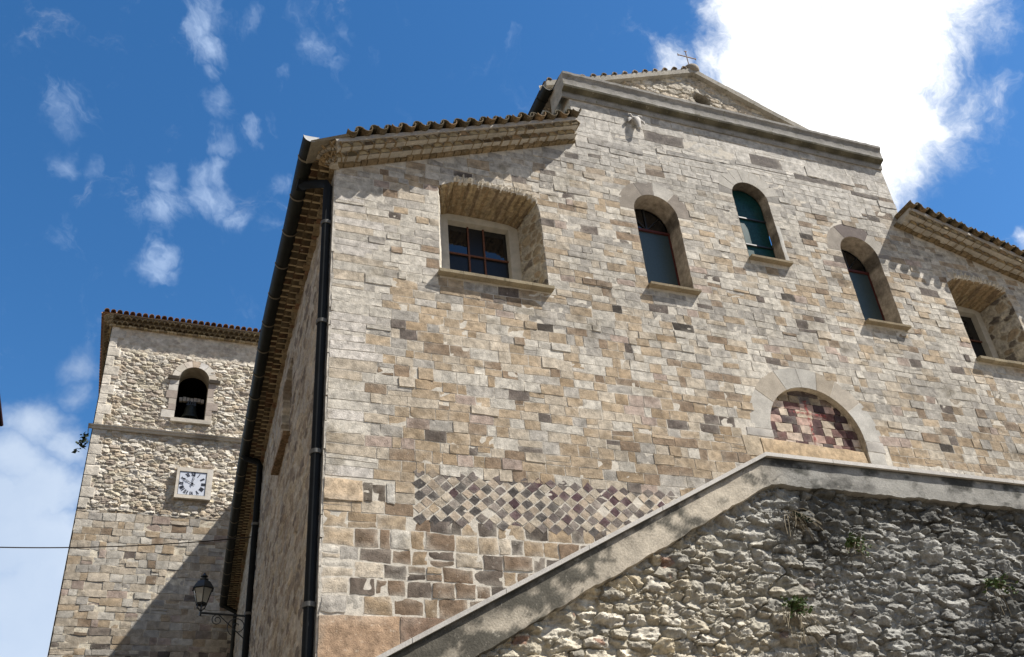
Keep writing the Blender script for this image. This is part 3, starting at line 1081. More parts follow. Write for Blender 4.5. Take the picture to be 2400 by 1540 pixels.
# ---- the square aisle windows
for wi, x0 in enumerate(AW):
    rs = random.Random(50 + wi)
    front = rect_win_pts(x0)
    K = WK(x0)
    back = [(x0 + a * K, b) for a, b in ((.26, 11.62), (1.76, 11.62), (1.76, 13.0), (1.75, 13.36), (1.58, 13.42), (1.30, 13.44), (.98, 13.45), (.66, 13.45), (.42, 13.44), (.28, 13.38))]
    D1 = .70
    mb = MB()
    L = len(front)
    pal_s = [(.36, .28, .17), (.30, .22, .13), (.25, .18, .105), (.33, .26, .17), (.19, .14, .09)]
    pal_j = [(.40, .36, .29), (.33, .27, .19), (.14, .12, .10), (.42, .38, .31), (.28, .22, .15), (.36, .33, .28)]
    run = 0.
    for i in range(L):
        j = (i + 1) % L
        if i == 0: continue
        p, q, r_, s_ = front[i], front[j], back[j], back[i]
        ln = math.hypot(q[0] - p[0], q[1] - p[1])
        m_ = max(3, int(ln / .018))
        S, T = np.meshgrid(np.linspace(0, 1, m_ + 1), np.linspace(0, 1, 40))
        x = (p[0] * (1 - S) + q[0] * S) * (1 - T) + (s_[0] * (1 - S) + r_[0] * S) * T
        z = (p[1] * (1 - S) + q[1] * S) * (1 - T) + (s_[1] * (1 - S) + r_[1] * S) * T
        y = D1 * T
        nx_, nz_ = -(q[1] - p[1]) / ln, (q[0] - p[0]) / ln
        head = 2 < i < L - 1
        if head:
            hgt, cc, pr, idn = rubble(run + S * ln, y * 1.0, .062, .42, 77 + wi, .022, pal_s, (.33, .27, .17), p=4, rough=.008, m0=.0, m1=.12, wob=.1)
        elif i == L - 1:
            hgt, cc, pr, idn = rubble(z, y, .3, .3, 87 + wi, .01, [(.55, .51, .44), (.5, .46, .38)], LIME, rough=.006)
        else:
            hgt, cc, pr, idn = rubble(y * 1.0 + .3, z, .24, .17, 97 + wi, .03, pal_j, (.44, .40, .33), rough=.008, m0=.08, m1=.25)
        fade = np.minimum(1, np.minimum(S, 1 - S) * 40 + (1 if head and 3 < i < L - 2 else 0)) * np.minimum(1, (1 - T) * 12)
        hgt = hgt * np.where(T < .02, .2, 1)
        mb.grid(np.stack([x + nx_ * hgt * fade, y, z + nz_ * hgt * fade], -1), cc, 0)
        run += ln
    mb.hexa([(x0, 0.02, 11.40), (x0 + 1.92 * K, 0.02, 11.40), (x0 + 1.76 * K, D1, 11.40), (x0 + .26 * K, D1, 11.40), (x0, 0.02, 11.487), (x0 + 1.92 * K, 0.02, 11.487), (x0 + 1.76 * K, D1, 11.62), (x0 + .26 * K, D1, 11.62)], (.5, .46, .38))
    win = mb.build('square_window', M_RUBBLE, church)
    # ragged edge of mortar and chips over the head
    mb = MB()
    for k in range(150):
        t = rs.random()
        ii = rs.randrange(3, L - 2)
        p, q = front[ii], front[ii + 1]
        x = p[0] + (q[0] - p[0]) * t; z = p[1] + (q[1] - p[1]) * t + abs(rs.gauss(0, .05)) + .012
        w_ = rs.uniform(.008, .035); h_ = rs.uniform(.01, .05); d_ = rs.uniform(.012, .045)
        mb.hexa([(x - w_, -.002, z - h_), (x + w_, -.002, z - h_ * .6), (x + w_, .05, z - h_), (x - w_, .05, z - h_), (x - w_ * .7, -d_, z + h_ * .4), (x + w_ * .5, -d_ * .8, z + h_), (x + w_, .05, z + h_), (x - w_, .05, z + h_)], np.array((.6, .55, .46)) * rs.uniform(.85, 1.1))
    mb.build('head_mortar', M_MORTAR, win)
    # plaster inner wall with its own rebate
    ox0, ox1, oz1 = x0 + .16 * K, x0 + 1.88 * K, 13.6
    ix0, ix1, iz0, iz1 = x0 + .41 * K, x0 + 1.57 * K, 11.62, 13.30
    D2 = .92
    mb = MB()
    mb.hexa([(ox0, D1, 11.4), (ix0, D1, 11.4), (ix0, D2, 11.4), (ox0, D2, 11.4), (ox0, D1, oz1), (ix0, D1, oz1), (ix0 + .02, D2, oz1), (ox0, D2, oz1)])
    mb.hexa([(ix1, D1, 11.4), (ox1, D1, 11.4), (ox1, D2, 11.4), (ix1, D2, 11.4), (ix1, D1, oz1), (ox1, D1, oz1), (ox1, D2, oz1), (ix1, D2, oz1)])
    mb.box((ix0 + .001, D1 + .001, iz1), (ix1 - .001, D2 - .002, oz1 - .002))
    mb.box((ix0 + .001, D1 + .003, 11.4), (ix1 - .001, D2 - .002, iz0))
    mb.build('plaster_surround', M_PLAST, win)
    mb = MB()
    wI = ix1 - ix0
    D2 = .86
    mb.box((ix0 - .05, D2 + .03, iz0 - .02), (ix1 + .05, D2 + .045, iz1 + .05))
    mb.build('dark_room_backing', M_DARK, win)  # near-black sheet stands in for the unlit room behind the panes
    for (fa, fb) in ((0, .355), (.355, .61), (.61, 1)):
        for (za, zb_) in ((iz0, 12.03), (12.03, 12.63), (12.63, iz1)):
            mb = MB()
            mb.box((ix0 + wI * fa + .004, D2 - .02, za + .004), (ix0 + wI * fb - .004, D2 - .012, zb_ - .004))
            clear = za > 12.5 and fa != .355
            mb.build('pane', M_GL_DARK if clear else M_GL_DULL, win)  # dull panes stand in for ones that reflect no sky
    mb = MB()
    wI = ix1 - ix0
    for f_ in (.355, .61):
        mb.box((ix0 + wI * f_ - .014, D2 - .055, iz0), (ix0 + wI * f_ + .014, D2 - .032, iz1))
    for z in (12.63, 12.03):
        mb.box((ix0, D2 - .06, z - .014), (ix1, D2 - .036, z + .014))
    mb.build('glazing_bar', M_RUST, win)
    mb = MB()
    for k in range(5):
        a = x0 - .04 + k * .402 * K; b_ = a + .402 * K - .005
        dz = rs.uniform(-.004, .004)
        mb.hexa([(a, -.13, 11.41 + dz), (b_, -.13, 11.41 + dz), (b_, .12, 11.41 + dz), (a, .12, 11.41 + dz), (a, -.135, 11.465 + dz), (b_, -.135, 11.465 + dz), (b_, .12, 11.49 + dz), (a, .12, 11.49 + dz)], np.array((.29, .245, .165)) * rs.uniform(.85, 1.1))
    mb.build('sill', M_CORNICE, win)

# ---- tympanum over the hidden door
rs = random.Random(8)
cx, zs, r0, zb = LUN
ring = voussoirs(cx, zs, r0, r0 + .40, [0.0, .62, 1.10, 1.48, 1.80, 2.10, 2.52, 3.1416],
                 [(.42, .40, .36), (.34, .30, .245), (.38, .365, .33), (.40, .385, .35), (.33, .285, .225), (.37, .33, .275), (.43, .415, .38)], seed=77, dep=.004)
lay(ring, [((cx + r0 + .0, 9.03), (cx + r0 + .38, 9.03), (cx + r0 + .37, 9.235), (cx + r0 + .0, 9.235), (.38, .36, .33), .008, .002),
           ((cx + r0 - .02, 8.72), (cx + r0 + .32, 8.72), (cx + r0 + .32, 9.02), (cx + r0 - .02, 9.02), (.40, .385, .35), .008, .003),
           ((cx - r0 - .52, 9.085), (cx - r0 + .0, 9.085), (cx - r0 + .0, 9.235), (cx - r0 - .50, 9.235), (.38, .36, .33), .008, .002)], fm, seed=70)
mb = MB()
pf = arch_pts(cx, zb, r0, zs, 28)
ND = .13
mb.add([(x, ND + .02, z) for x, z in pf], [tuple(range(len(pf)))], (.6, .52, .42), 1)
reveal(mb, pf, pf, .0, ND + .02, (.40, .34, .25), 0, 3, True, seed=12)
qs = []
v = 9.02
k = 0
while v < zs + r0 - .05:
    h = rs.uniform(.135, .17)
    v1_ = min(v + h, zs + r0)
    vm = (v + v1_) / 2
    d = r0 if vm < zs else math.sqrt(max(0.001, r0 * r0 - (vm - zs) ** 2))
    u = cx - d + .005
    i = k % 2
    while u < cx + d - .02:
        l = rs.uniform(.16, .34)
        if cx + d - (u + l) < .09: l = cx + d - .005 - u
        dark = (i % 2 == 0)
        if rs.random() < .08: dark = not dark
        if v > zs + r0 - .30: c = pick(rs, [(1, (.15, .11, .085)), (1, (.24, .19, .13)), (.7, (.08, .06, .055))])
        else: c = pick(rs, [(1, (.085, .045, .045)), (.5, (.13, .062, .055)), (.5, (.06, .04, .042))]) if dark else pick(rs, [(1, (.46, .37, .30)), (.8, (.48, .40, .31)), (.4, (.42, .29, .24))])
        qs.append(((u + .006, v + .004), (u + l - .006, v + .004), (u + l - .006, v1_ - .004), (u + .006, v1_ - .004), c * rs.uniform(.9, 1.1), .004, .004))
        u += l; i += 1
    v = v1_; k += 1
lay(mb, qs, lambda u, v, w: np.stack([u, ND - w, v], -1), seg=.06, seed=600, white=.3, wob=.010, edge=0.)
tymp = mb.build('tympanum', [M_STONE, M_MORTAR], church)
tymp['label'] = 'arched panel of dark red and cream checkered stones'
ring.build('arch_ring', M_TRIM, tymp)
# faded red painted cross on the checkered stones
m_, nt_, b_ = new_mat('faded_red_paint')
tcn = nt_.nodes.new('ShaderNodeTexCoord')
nn = noise_node(nt_, 22., 6, .7, tcn.outputs['Object'], .5)
b_.inputs['Base Color'].default_value = (.33, .06, .055, 1)
b_.inputs['Roughness'].default_value = .9
nt_.links.new(ramp(nt_, nn, (.42, .58, 0., .75)), b_.inputs['Alpha'])
M_PAINT = m_
mb = MB()
xs_ = np.linspace(0, 1, 2)


def paint_strip(mb, p, q, w):
    S = np.linspace(0, 1, 30)
    x = p[0] + (q[0] - p[0]) * S; z = p[1] + (q[1] - p[1]) * S
    dx, dz = q[1] - p[1], -(q[0] - p[0]); l = math.hypot(dx, dz); dx /= l; dz /= l
    ww = w * (1 + .25 * noise2(S * 9, S * 0, 3))
    P = np.stack([np.stack([x - dx * ww, 0 * x + ND - .012, z - dz * ww], -1), np.stack([x + dx * ww, 0 * x + ND - .012, z + dz * ww], -1)])
    mb.grid(P, (.4, .1, .1))


paint_strip(mb, (cx - .02, 9.04), (cx - .01, 10.0), .032)
paint_strip(mb, (cx - .42, 9.74), (cx + .36, 9.72), .026)
mb.build('painted_cross', M_PAINT, tymp)
mb = MB()
lay(mb, [((7.22, 8.70), (9.32, 8.70), (9.28, 8.99), (7.22, 9.04), (.44, .33, .21), .03, .006),
         ((6.88, 8.70), (7.205, 8.70), (7.205, 9.07), (6.86, 9.07), (.40, .33, .24), .014, .004)], fm, seg=.09, seed=33, white=.15)
mb.build('lintel', M_STONE, tymp)
# the doorway under it, hidden by the stair parapet
mb = MB()
mb.box((7.3, -.012, 6.0), (9.6, .02, 8.68), (.09, .06, .04))
for k in range(4):
    for j in range(3):
        mb.box((7.36 + k * .56, -.035, 6.15 + j * .82), (7.36 + k * .56 + .46, -.0125, 6.15 + j * .82 + .68), (.11, .07, .045))
mb.build('door', M_TRIM, tymp)

# ---- carved ram head, high on the front
mb = MB()
hx, hz = 6.04, 16.13
SC = (.46, .44, .41)
hz += .05
mb.tube([(hx, .04, hz + .05), (hx, -.10, hz + .055), (hx + .005, -.17, hz + .01), (hx + .008, -.215, hz - .10), (hx + .01, -.235, hz - .22), (hx + .01, -.225, hz - .29), (hx + .01, -.20, hz - .31)],
        [.115, .115, .105, .078, .062, .05, .02], 14, SC)
for s_ in (-1, 1):
    mb.tube([(hx + s_ * .08, -.07, hz + .08), (hx + s_ * .14, -.10, hz + .06), (hx + s_ * .195, -.13, hz - .0), (hx + s_ * .215, -.13, hz - .08)], [.03, .045, .045, .01], 8, SC)
    mb.tube([(hx + s_ * .06, -.08, hz + .13), (hx + s_ * .115, -.12, hz + .20), (hx + s_ * .17, -.13, hz + .20), (hx + s_ * .19, -.13, hz + .16)], [.035, .03, .02, .008], 8, SC)
    mb.tube([(hx + s_ * .07, -.185, hz + .02), (hx + s_ * .085, -.21, hz + .0)], [.03, .012], 8, (.14, .13, .11))
for arr in mb.v:
    arr[:, 1] *= .52
    arr[:, 0] = hx + (arr[:, 0] - hx) * .85
    arr[:, 2] = hz + (arr[:, 2] - hz) * .85
mb.build('carved_animal_head', M_TRIM, church, smooth=True, autosmooth=50)

# ---- cornice across the clerestory
prof = [(.0, 16.42), (.035, 16.42), (.05, 16.50), (.055, 16.56), (.16, 16.60), (.17, 16.645), (.155, 16.66), (.155, 16.86), (.175, 16.90), (.20, 16.93), (.205, 16.985), (.0, 17.03)]
prof = [(p, z + .04) for p, z in prof]
mb = MB()
xs_ = np.concatenate([np.linspace(NL - .16, NR + .0, 60)])
P = np.zeros((len(prof), len(xs_), 3)); Cc = np.zeros((len(prof), len(xs_), 3))
for i, (p, z) in enumerate(prof):
    for j, x in enumerate(xs_):
        k = int((x - 4) / .85)
        w_ = (.004 * math.sin(k * 12.9)) + .004 * math.sin(x * 23 + i)
        P[i, j] = (x, -p - w_ * (1 if 0 < i < 11 else 0), z + .004 * math.sin(k * 7.7) + .004 * math.sin(x * 17))
        Cc[i, j] = np.array((.285, .275, .255)) * (.9 + .2 * ((k * 37) % 7) / 7)
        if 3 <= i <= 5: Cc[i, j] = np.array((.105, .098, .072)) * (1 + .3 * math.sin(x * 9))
mb.grid(P, Cc)
for (x, sgn) in ((xs_[0], 1), (xs_[-1], -1)):
    pts = [(x, -p, z) for p, z in prof] + [(x, .5, prof[-1][1] - .0), (x, .5, prof[0][1])]
    mb.add(pts, [tuple(range(len(pts)))[::sgn]], (.36, .33, .28))
# top slab
mb.box((NL - .16, .001, 17.03), (NR, .9, 17.068), (.38, .35, .3))
mb.build('cornice', M_CORNICE, church)

# ---- gable of the nave, set a little behind the cornice
GY = .84
GA = (8.42, 19.35)
gl, gr = (4.52, 17.66), (12.34, 17.68)
mb = MB()
U, V = np.meshgrid(np.linspace(4.4, 12.4, 320), np.linspace(0, 1, 96))
top = np.where(U < GA[0], GA[1] - (GA[0] - U) * .415, GA[1] - (U - GA[0]) * .405)
Z = 17.0 + (top - 17.0) * V
hgt, cc, pr, idn = rubble(U, Z, .34, .17, 201, .035, [(.46, .42, .35), (.38, .34, .28), (.52, .48, .41), (.30, .27, .22), (.42, .36, .28)], (.50, .46, .38), rough=.012)
oc = np.hypot(U - 8.545, (Z - 18.50))
hole = oc < .215
hgt = np.where(hole, -.6, hgt)
cc = np.where((oc < .26)[..., None] & ~hole[..., None], np.array((.36, .33, .28)), cc)
cc = np.where(hole[..., None], np.array((.03, .028, .025)), cc)
mb.grid(np.stack([U, GY - hgt, Z], -1), cc)
gable = mb.build('gable_wall', M_RUBBLE, church)
mb = MB()
TH = .10
for (A, B) in ((gl, GA), (GA, gr)):
    n_ = 14
    for k in range(n_):
        a = k / n_; b_ = (k + 1) / n_
        x0_, z0_ = A[0] + (B[0] - A[0]) * a, A[1] + (B[1] - A[1]) * a
        x1_, z1_ = A[0] + (B[0] - A[0]) * b_, A[1] + (B[1] - A[1]) * b_
        dz = .012 * math.sin(k * 5.1)
        mb.hexa([(x0_, GY - .14, z0_ - .06), (x1_, GY - .14, z1_ - .06), (x1_, GY + .3, z1_ - .06), (x0_, GY + .3, z0_ - .06),
                 (x0_, GY - .15, z0_ + .08 + dz), (x1_, GY - .15, z1_ + .08 + dz), (x1_, GY + .3, z1_ + .08 + dz), (x0_, GY + .3, z0_ + .08 + dz)], np.array((.33, .31, .27)) * (.9 + .2 * ((k * 13) % 5) / 5))
mb.build('rake_coping', M_CORNICE, gable)
rt = random.Random(4)
mb = MB()
for (A, B) in ((gl, GA),):
    L = math.hypot(B[0] - A[0], B[1] - A[1])
    t = Vector(((B[0] - A[0]) / L, 0, (B[1] - A[1]) / L)); up = Vector((-t.z, 0, t.x)) if t.x > 0 else Vector((t.z, 0, -t.x))
    k = .12
    while k < L - .1:
        o_ = Vector((A[0], GY - .17, A[1])) + t * k + up * .075
        mb.arcshell(o_, (0, 1, 0), t, up, .07 + rt.uniform(-.006, .006), .6, col=np.array((.30, .24, .18)) * rt.uniform(.7, 1.2))
        k += .30
# nave roof sheets behind
for sx in (-1, 1):
    U, V = np.meshgrid(np.linspace(0, 1, 90), np.linspace(GY, 23.5, 30))
    x = GA[0] + sx * U * 3.88; z = GA[1] + .1 - U * 3.88 * .41 + .03 * np.abs(np.sin(V * 13))
    mb.grid(np.stack([x, V, z], -1), (.26, .19, .13))
mb.build('nave_roof', M_TILE, church)
mb = MB()
mb.lathe([(.0, -.12), (.17, -.10), (.2, -.02), (.19, .06), (.13, .13), (.05, .16), (.0, .165)], (8.46, GY - .02, 19.47), 16, (.28, .25, .21), cap=False)
mb.build('apex_ball', M_CORNICE, church, smooth=True)
mb = MB()
cxX, czZ = 8.46, 19.61
mb.tube([(cxX, GY, czZ), (cxX, GY, czZ + .60)], .012, 6)
mb.tube([(cxX - .24, GY, czZ + .40), (cxX + .24, GY, czZ + .40)], .014, 6)
for p in ((cxX - .24, czZ + .40), (cxX + .24, czZ + .40)):
    mb.tube([(p[0], GY, p[1] - .035), (p[0], GY, p[1] + .035)], .012, 6)
mb.tube([(cxX - .035, GY, czZ + .60), (cxX + .035, GY, czZ + .60)], .012, 6)
mb.build('gable_cross', plain_mat('weathered_iron', (.22, .15, .11), .7), church)

# ---- clerestory side walls
for (x, s_) in ((NL, -1), (NR, 1)):
    mb = MB()
    U, V = np.meshgrid(np.concatenate([np.linspace(.0, .845, 12), np.linspace(.85, 23., 230)]), np.linspace(0., 1., 80))
    V = 13. + V * (np.where(U < .848, 17.0, 17.6) - 13.)
    hgt, cc, pr, idn = rubble(U, V, .42, .2, 231, .02, [(.40, .37, .32), (.34, .31, .26), (.44, .41, .35), (.30, .27, .23)], (.42, .39, .33), rough=.008)
    mb.grid(np.stack([x + s_ * hgt * np.minimum(1, U * 8), U, V], -1)[:, ::(1 if s_ < 0 else 1)], cc)
    mb.build('clerestory_wall', M_RUBBLE_SIDE, church)
# clerestory gutters
for x, s_ in ((NL - .27, -1), (NR + .27, 1)):
    mb = MB()
    mb.arcshell((x, .28 if s_ < 0 else 1.2, 17.06), (0, 1, 0), (1, 0, 0), (0, 0, 1), .12, 21, a0=math.pi, a1=2 * math.pi, seg=10)
    for k in range(8):
        mb.arcshell((x, .62 + k * 1.0 + (0 if s_ < 0 else 1), 17.06), (0, 1, 0), (1, 0, 0), (0, 0, 1), .133, .035, a0=math.pi, a1=2 * math.pi, seg=10)
    mb.build('gutter', M_GUTTER, church)

# ---- tile eaves


def eave_rows(mbt, mbm, path_pt, tang, outv, upf, L, seed, first=.05, rows=((.07, .26, .10), (.17, .40, .10)), cover=True, last=None, proj=1.0, dent=True, inset=.10, tile_cols=None, bed=(.36, .30, .20), inner=(.26, .20, .12), fillet=False, dome=None, rad=.098, bt=.1):
    """corbelled courses of half-round tiles along a wall head.
    path_pt(s) gives the point of the wall top at distance s, outv the outward direction there"""
    rt = random.Random(seed)
    tc_ = tile_cols or [(.36, .275, .16), (.31, .235, .13), (.38, .30, .19), (.24, .175, .105), (.42, .345, .23), (.27, .165, .095)]
    col = lambda f=1.: np.array(rt.choice(tc_)) * rt.uniform(.75, 1.15) * f
    # brick teeth
    if dent:
        s = 0.
        while s < L:
            l = rt.uniform(.10, .20)
            p = Vector(path_pt(s + l / 2)); t = Vector(tang(s)); o = Vector(outv(s)); u = Vector(upf(s))
            pr = rt.uniform(.07, .13) * proj; h = rt.uniform(.05, .068)
            a = p - t * (l / 2 - .008); b_ = p + t * (l / 2 - .008)
            i_ = -o * .1
            mbt.hexa([a + i_, b_ + i_, b_ + o * pr, a + o * pr, a + i_ + u * h, b_ + i_ + u * h, b_ + o * pr * 1.05 + u * h, a + o * pr + u * h], col(.95))
            s += l
    sp = .205
    for ri, (h0, pj, rad) in enumerate(rows):
        pj *= proj
        s = first + (sp / 2 if ri % 2 else 0)
        while s < L - .03:
            p = Vector(path_pt(s)); t = Vector(tang(s)); o = Vector(outv(s)); u = Vector(upf(s))
            rr = rad + rt.uniform(-.006, .004)
            oo = p + u * (h0 + rt.uniform(-.006, .004)) + o * (pj + rt.uniform(-.014, .014))
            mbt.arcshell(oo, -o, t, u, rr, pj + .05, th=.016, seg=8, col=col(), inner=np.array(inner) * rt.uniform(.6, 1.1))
            if dome is not None:
                q_ = oo - o * .012; nseg = 8
                pts_ = [q_ + t * (rr - .012) * math.cos(math.pi * k / nseg) + u * (rr - .012) * math.sin(math.pi * k / nseg) * (1 if k not in (0, nseg) else 0) for k in range(nseg + 1)]
                ctr = q_ + u * rr * .35 + o * rt.uniform(.0, .02)
                dc = np.array(rt.choice(dome)) * rt.uniform(.8, 1.12)
                if rt.random() < .12: dc = dc * .35
                mbt.add(pts_ + [ctr], [(k, k + 1, nseg + 1) for k in range(nseg)] + [(nseg, 0, nseg + 1)], dc)
            if fillet:
                m0 = p + t * (sp / 2) + u * (h0 - .004); a_ = t * .019
                mbm.hexa([m0 - a_ - o * .05, m0 + a_ - o * .05, m0 + a_ + o * (pj - .012), m0 - a_ + o * (pj - .012),
                          m0 - a_ - o * .05 + u * .06, m0 + a_ - o * .05 + u * .06, m0 + a_ + o * (pj - .012) + u * .06, m0 - a_ + o * (pj - .012) + u * .06], np.array((.50, .40, .24)) * rt.uniform(.8, 1.15))
            s += sp
        # mortar bed behind the tile mouths and between them
        n_ = max(2, int(L / .4))
        for k in range(n_):
            s0, s1 = L * k / n_, L * (k + 1) / n_
            p0 = Vector(path_pt(s0)); p1 = Vector(path_pt(s1)); o0 = Vector(outv(s0)); o1 = Vector(outv(s1)); u = Vector(upf(s0))
            q0 = pj - inset; hh = h0 + .075
            bc = np.array(bed) * rt.uniform(.85, 1.08)
            for (ha, hb, qq) in ((h0, h0 + bt - .017, q0), (h0 + bt - .0165, h0 + bt, pj - .018)):
                mbm.hexa([p0 + u * ha - o0 * .1, p1 + u * ha - o1 * .1, p1 + u * ha + o1 * qq, p0 + u * ha + o0 * qq,
                          p0 + u * hb - o0 * .1, p1 + u * hb - o1 * .1, p1 + u * hb + o1 * qq, p0 + u * hb + o0 * qq], bc)
    return rt


def verge(x0, z0, x1, z1, seed, flip):
    """verge of the sloping aisle roof over the front, from low end to high end"""
    L = math.hypot(x1 - x0, z1 - z0)
    t = Vector(((x1 - x0) / L, 0, (z1 - z0) / L))
    u = Vector((-t.z, 0, t.x)) if t.x > 0 else Vector((t.z, 0, -t.x))
    A = Vector((x0, 0, z0))
    o = Vector((0, -1, 0))
    mbt, mbm = MB(), MB()
    rt = eave_rows(mbt, mbm, lambda s: A + t * s, lambda s: t, lambda s: o, lambda s: u, L, seed, inset=.035, bed=(.42, .39, .335), rows=((.045, .26, .1), (.13, .40, .1)), rad=.082, bt=.085, dome=[(.33, .255, .14), (.29, .22, .12), (.36, .285, .165), (.28, .19, .105)], tile_cols=[(.24, .18, .105), (.20, .15, .085), (.27, .205, .125)])
    # plaster fascia band under the roof tiles
    n_ = 14
    for k in range(n_):
        a = A + t * (L * k / n_); b_ = A + t * (L * (k + 1) / n_)
        w_ = .43 + .012 * math.sin(k * 2.3 + seed)
        w2 = .43 + .012 * math.sin(k * 2.3 + 2.3 + seed)
        h0 = .215
        mbm.hexa([a + u * h0 - o * .1, b_ + u * h0 - o * .1, b_ + u * h0 + o * w2, a + u * h0 + o * w_,
                  a + u * (h0 + .085) - o * .1, b_ + u * (h0 + .085) - o * .1, b_ + u * (h0 + .085) + o * (w2 - .01), a + u * (h0 + .085) + o * (w_ - .01)], (.40, .375, .34))
    rng_ = random.Random(seed + 1)
    mbr = MB()
    s = .32
    sp = .272
    while s < L + .02:
        c = np.array(rng_.choice([(.16, .115, .065), (.13, .10, .06), (.20, .135, .075), (.11, .088, .058)])) * rng_.uniform(.75, 1.15)
        p = A + t * s + u * (.372 + rng_.uniform(-.008, .008)) + o * (.55 + rng_.uniform(-.02, .02))
        mbr.arcshell(p, -o, t, u, .095, .9, th=.016, a0=math.pi, a1=2 * math.pi, col=c, seg=10)       # channel tile
        p2 = A + t * (s + sp / 2) + u * (.355 + rng_.uniform(-.01, .01)) + o * (.50 + rng_.uniform(-.02, .02))
        c2 = np.array((.10, .09, .065)) * rng_.uniform(.6, 1.2)
        if s + sp / 2 < L + .02:
            mbr.arcshell(p2, -o, t, u, .085, .9, th=.016, col=c2, seg=10)                        # cover tile
        s += sp
    # flat plaster capping at the low corner
    a = A - t * .42; b_ = A + t * .28
    mbm.hexa([a + u * .27 - o * .1, b_ + u * .302 - o * .1, b_ + u * .302 + o * .46, a + u * .27 + o * .40,
              a + u * .305 - o * .1, b_ + u * .335 - o * .1, b_ + u * .335 + o * .48, a + u * .305 + o * .42], (.20, .175, .13))
    return mbt, mbm, mbr


zs_ = ZC
for (xa, xb, sd, sl_) in ((0.0, NL - .04, 21, SL), (FR, NR - .18, 22, SLR)):
    zt = ZC + sl_ * abs(xb - xa)
    mbt, mbm, mbr = verge(xa, ZC, xb, zt, sd, xb < xa)
    ev = mbt.build('verge_corbel', M_TERRA, church, smooth=True, autosmooth=40)
    mbm.build('mortar_bed', M_MORTAR, ev)
    mbr.build('verge_tiles', M_TILE, church, smooth=True, autosmooth=40)

# ---- left side wall, slightly curved in plan
KY = np.array([-1., 0., 1.73, 5.05, 11.75, 16.1, 21.8, 24.]); KX = np.array([-.01, 0., .05, .11, .43, .70, 1.10, 1.26])


def wx(y):
    # smooth interpolation of the plan curve
    y = np.asarray(y, float)
    ys = np.linspace(-1, 24, 200); xs = np.interp(ys, KY, KX)
    k = np.ones(13) / 13
    xp = np.concatenate([xs[:1] - (xs[1] - xs[0]) * np.arange(6, 0, -1), xs, xs[-1] + (xs[-1] - xs[-2]) * np.arange(1, 7)])
    return np.interp(y, ys, np.convolve(xp, k, 'valid'))


W0 = float(wx(0.))
wxo = wx
wx = lambda y: wxo(y) - W0 * np.maximum(0, 1 - np.asarray(y, float) / 3)
SW = (4.35, 6.0, 10.62, 12.55)        # window recess: y0, y1, z0, z1
yl = np.unique(np.concatenate([np.linspace(.3, 10, 330), np.linspace(10, 22.3, 230), [SW[0] - .001, SW[0] + .001, SW[1] - .001, SW[1] + .001]]))
zl = np.unique(np.concatenate([np.linspace(0, 4, 40), np.linspace(4, 13.32, 260)]))
U, V = np.meshgrid(yl, zl)
pal = [(.40, .37, .32), (.35, .295, .23), (.44, .41, .355), (.28, .235, .185), (.375, .35, .31), (.42, .365, .28), (.20, .17, .14), (.39, .35, .295)]
hgt, cc, pr, idn = rubble(U, V, .40, .19, 301, .024, pal, (.50, .45, .37), rough=.010, m0=.06, m1=.2, wob=.2)
put = (idn > .985)
hgt = np.where(put & (pr > .5), -.06, hgt)
cc = np.where((put & (pr > .5))[..., None], cc * .35, cc)  # put-log holes: the shade inside is also put into the colour
ins = (U > SW[0]) & (U < SW[1]) & (V > SW[2]) & (V < SW[3])
hgt = np.where(ins, -.45, hgt)
mb = MB()
mb.grid(np.stack([wx(U) - hgt, U, V], -1)[:, ::-1], cc[:, ::-1])
side = mb.build('side_wall', M_RUBBLE_SIDE, church)
mb = MB()
sq = []
rq = random.Random(31)
v = 3.0
while v < 13.3:
    h = min(rq.uniform(.24, .5), 13.3 - v)
    l = rq.uniform(.3, .62)
    sq.append(((0.0, v + .006), (l, v + .006), (l, v + h - .006), (0.0, v + h - .006), np.array((.46, .43, .38)) * rq.uniform(.85, 1.1), .016, .003))
    v += h
lay(mb, sq, lambda u, v, w: np.stack([wx(u) - w * 1.0 - .012, u, v], -1), seg=.1, seed=88)
mb.box((-.001, .012, 0), (.25, .32, 13.32), LIME)
mb.build('side_quoins', M_STONE, side)
mb = MB()
mb.hexa([(-.05, SW[0] - .18, SW[2] - .11), (.45, SW[0] - .18, SW[2] - .11), (.45, SW[1] - .15, SW[2] - .11), (-.02, SW[1] - .15, SW[2] - .11),
         (-.05, SW[0] - .18, SW[2] - .03), (.45, SW[0] - .18, SW[2] + .0), (.45, SW[1] - .15, SW[2] + .0), (-.02, SW[1] - .15, SW[2] - .03)], (.24, .16, .09))
mb.build('side_window_sill', M_TILE, side)
# right side wall and rear
mb = MB()
mb.box((FR - .3, .9, 0), (FR, 23, ZC), (.42, .38, .31))
mb.box((1.5, 22.7, 0), (FR - .31, 23, 17), (.42, .38, .31))
mb.build('rear_walls', M_RUBBLE_SIDE, church)
# aisle roofs
mb = MB()
for (xw, xb, sl_) in ((0., NL, SL), (FR, NR, SLR)):
    S, T = np.meshgrid(np.linspace(0, 1, 140), np.linspace(.05, 22.2, 24))
    x0_ = xw + (wx(T) if xw == 0 else 0 * T)
    x = x0_ * (1 - S) + xb * S
    z = ZC + .36 + (sl_ * abs(xb - xw)) * S + .012 * np.sin(S * 140)
    mb.grid(np.stack([x, T, z], -1), (.26, .19, .13))
mb.build('aisle_roof', M_TILE, church)
# corbelled tiles of the side eave
ya = np.linspace(-.0, 22.0, 440)
xa = wx(ya)
sa = np.concatenate([[0], np.cumsum(np.hypot(np.diff(xa), np.diff(ya)))])
LS = sa[-1]


def sp_pt(s):
    y = float(np.interp(s, sa, ya)); return (float(wx(y)), y, ZC - .02 + .012 * math.sin(y * 1.3))


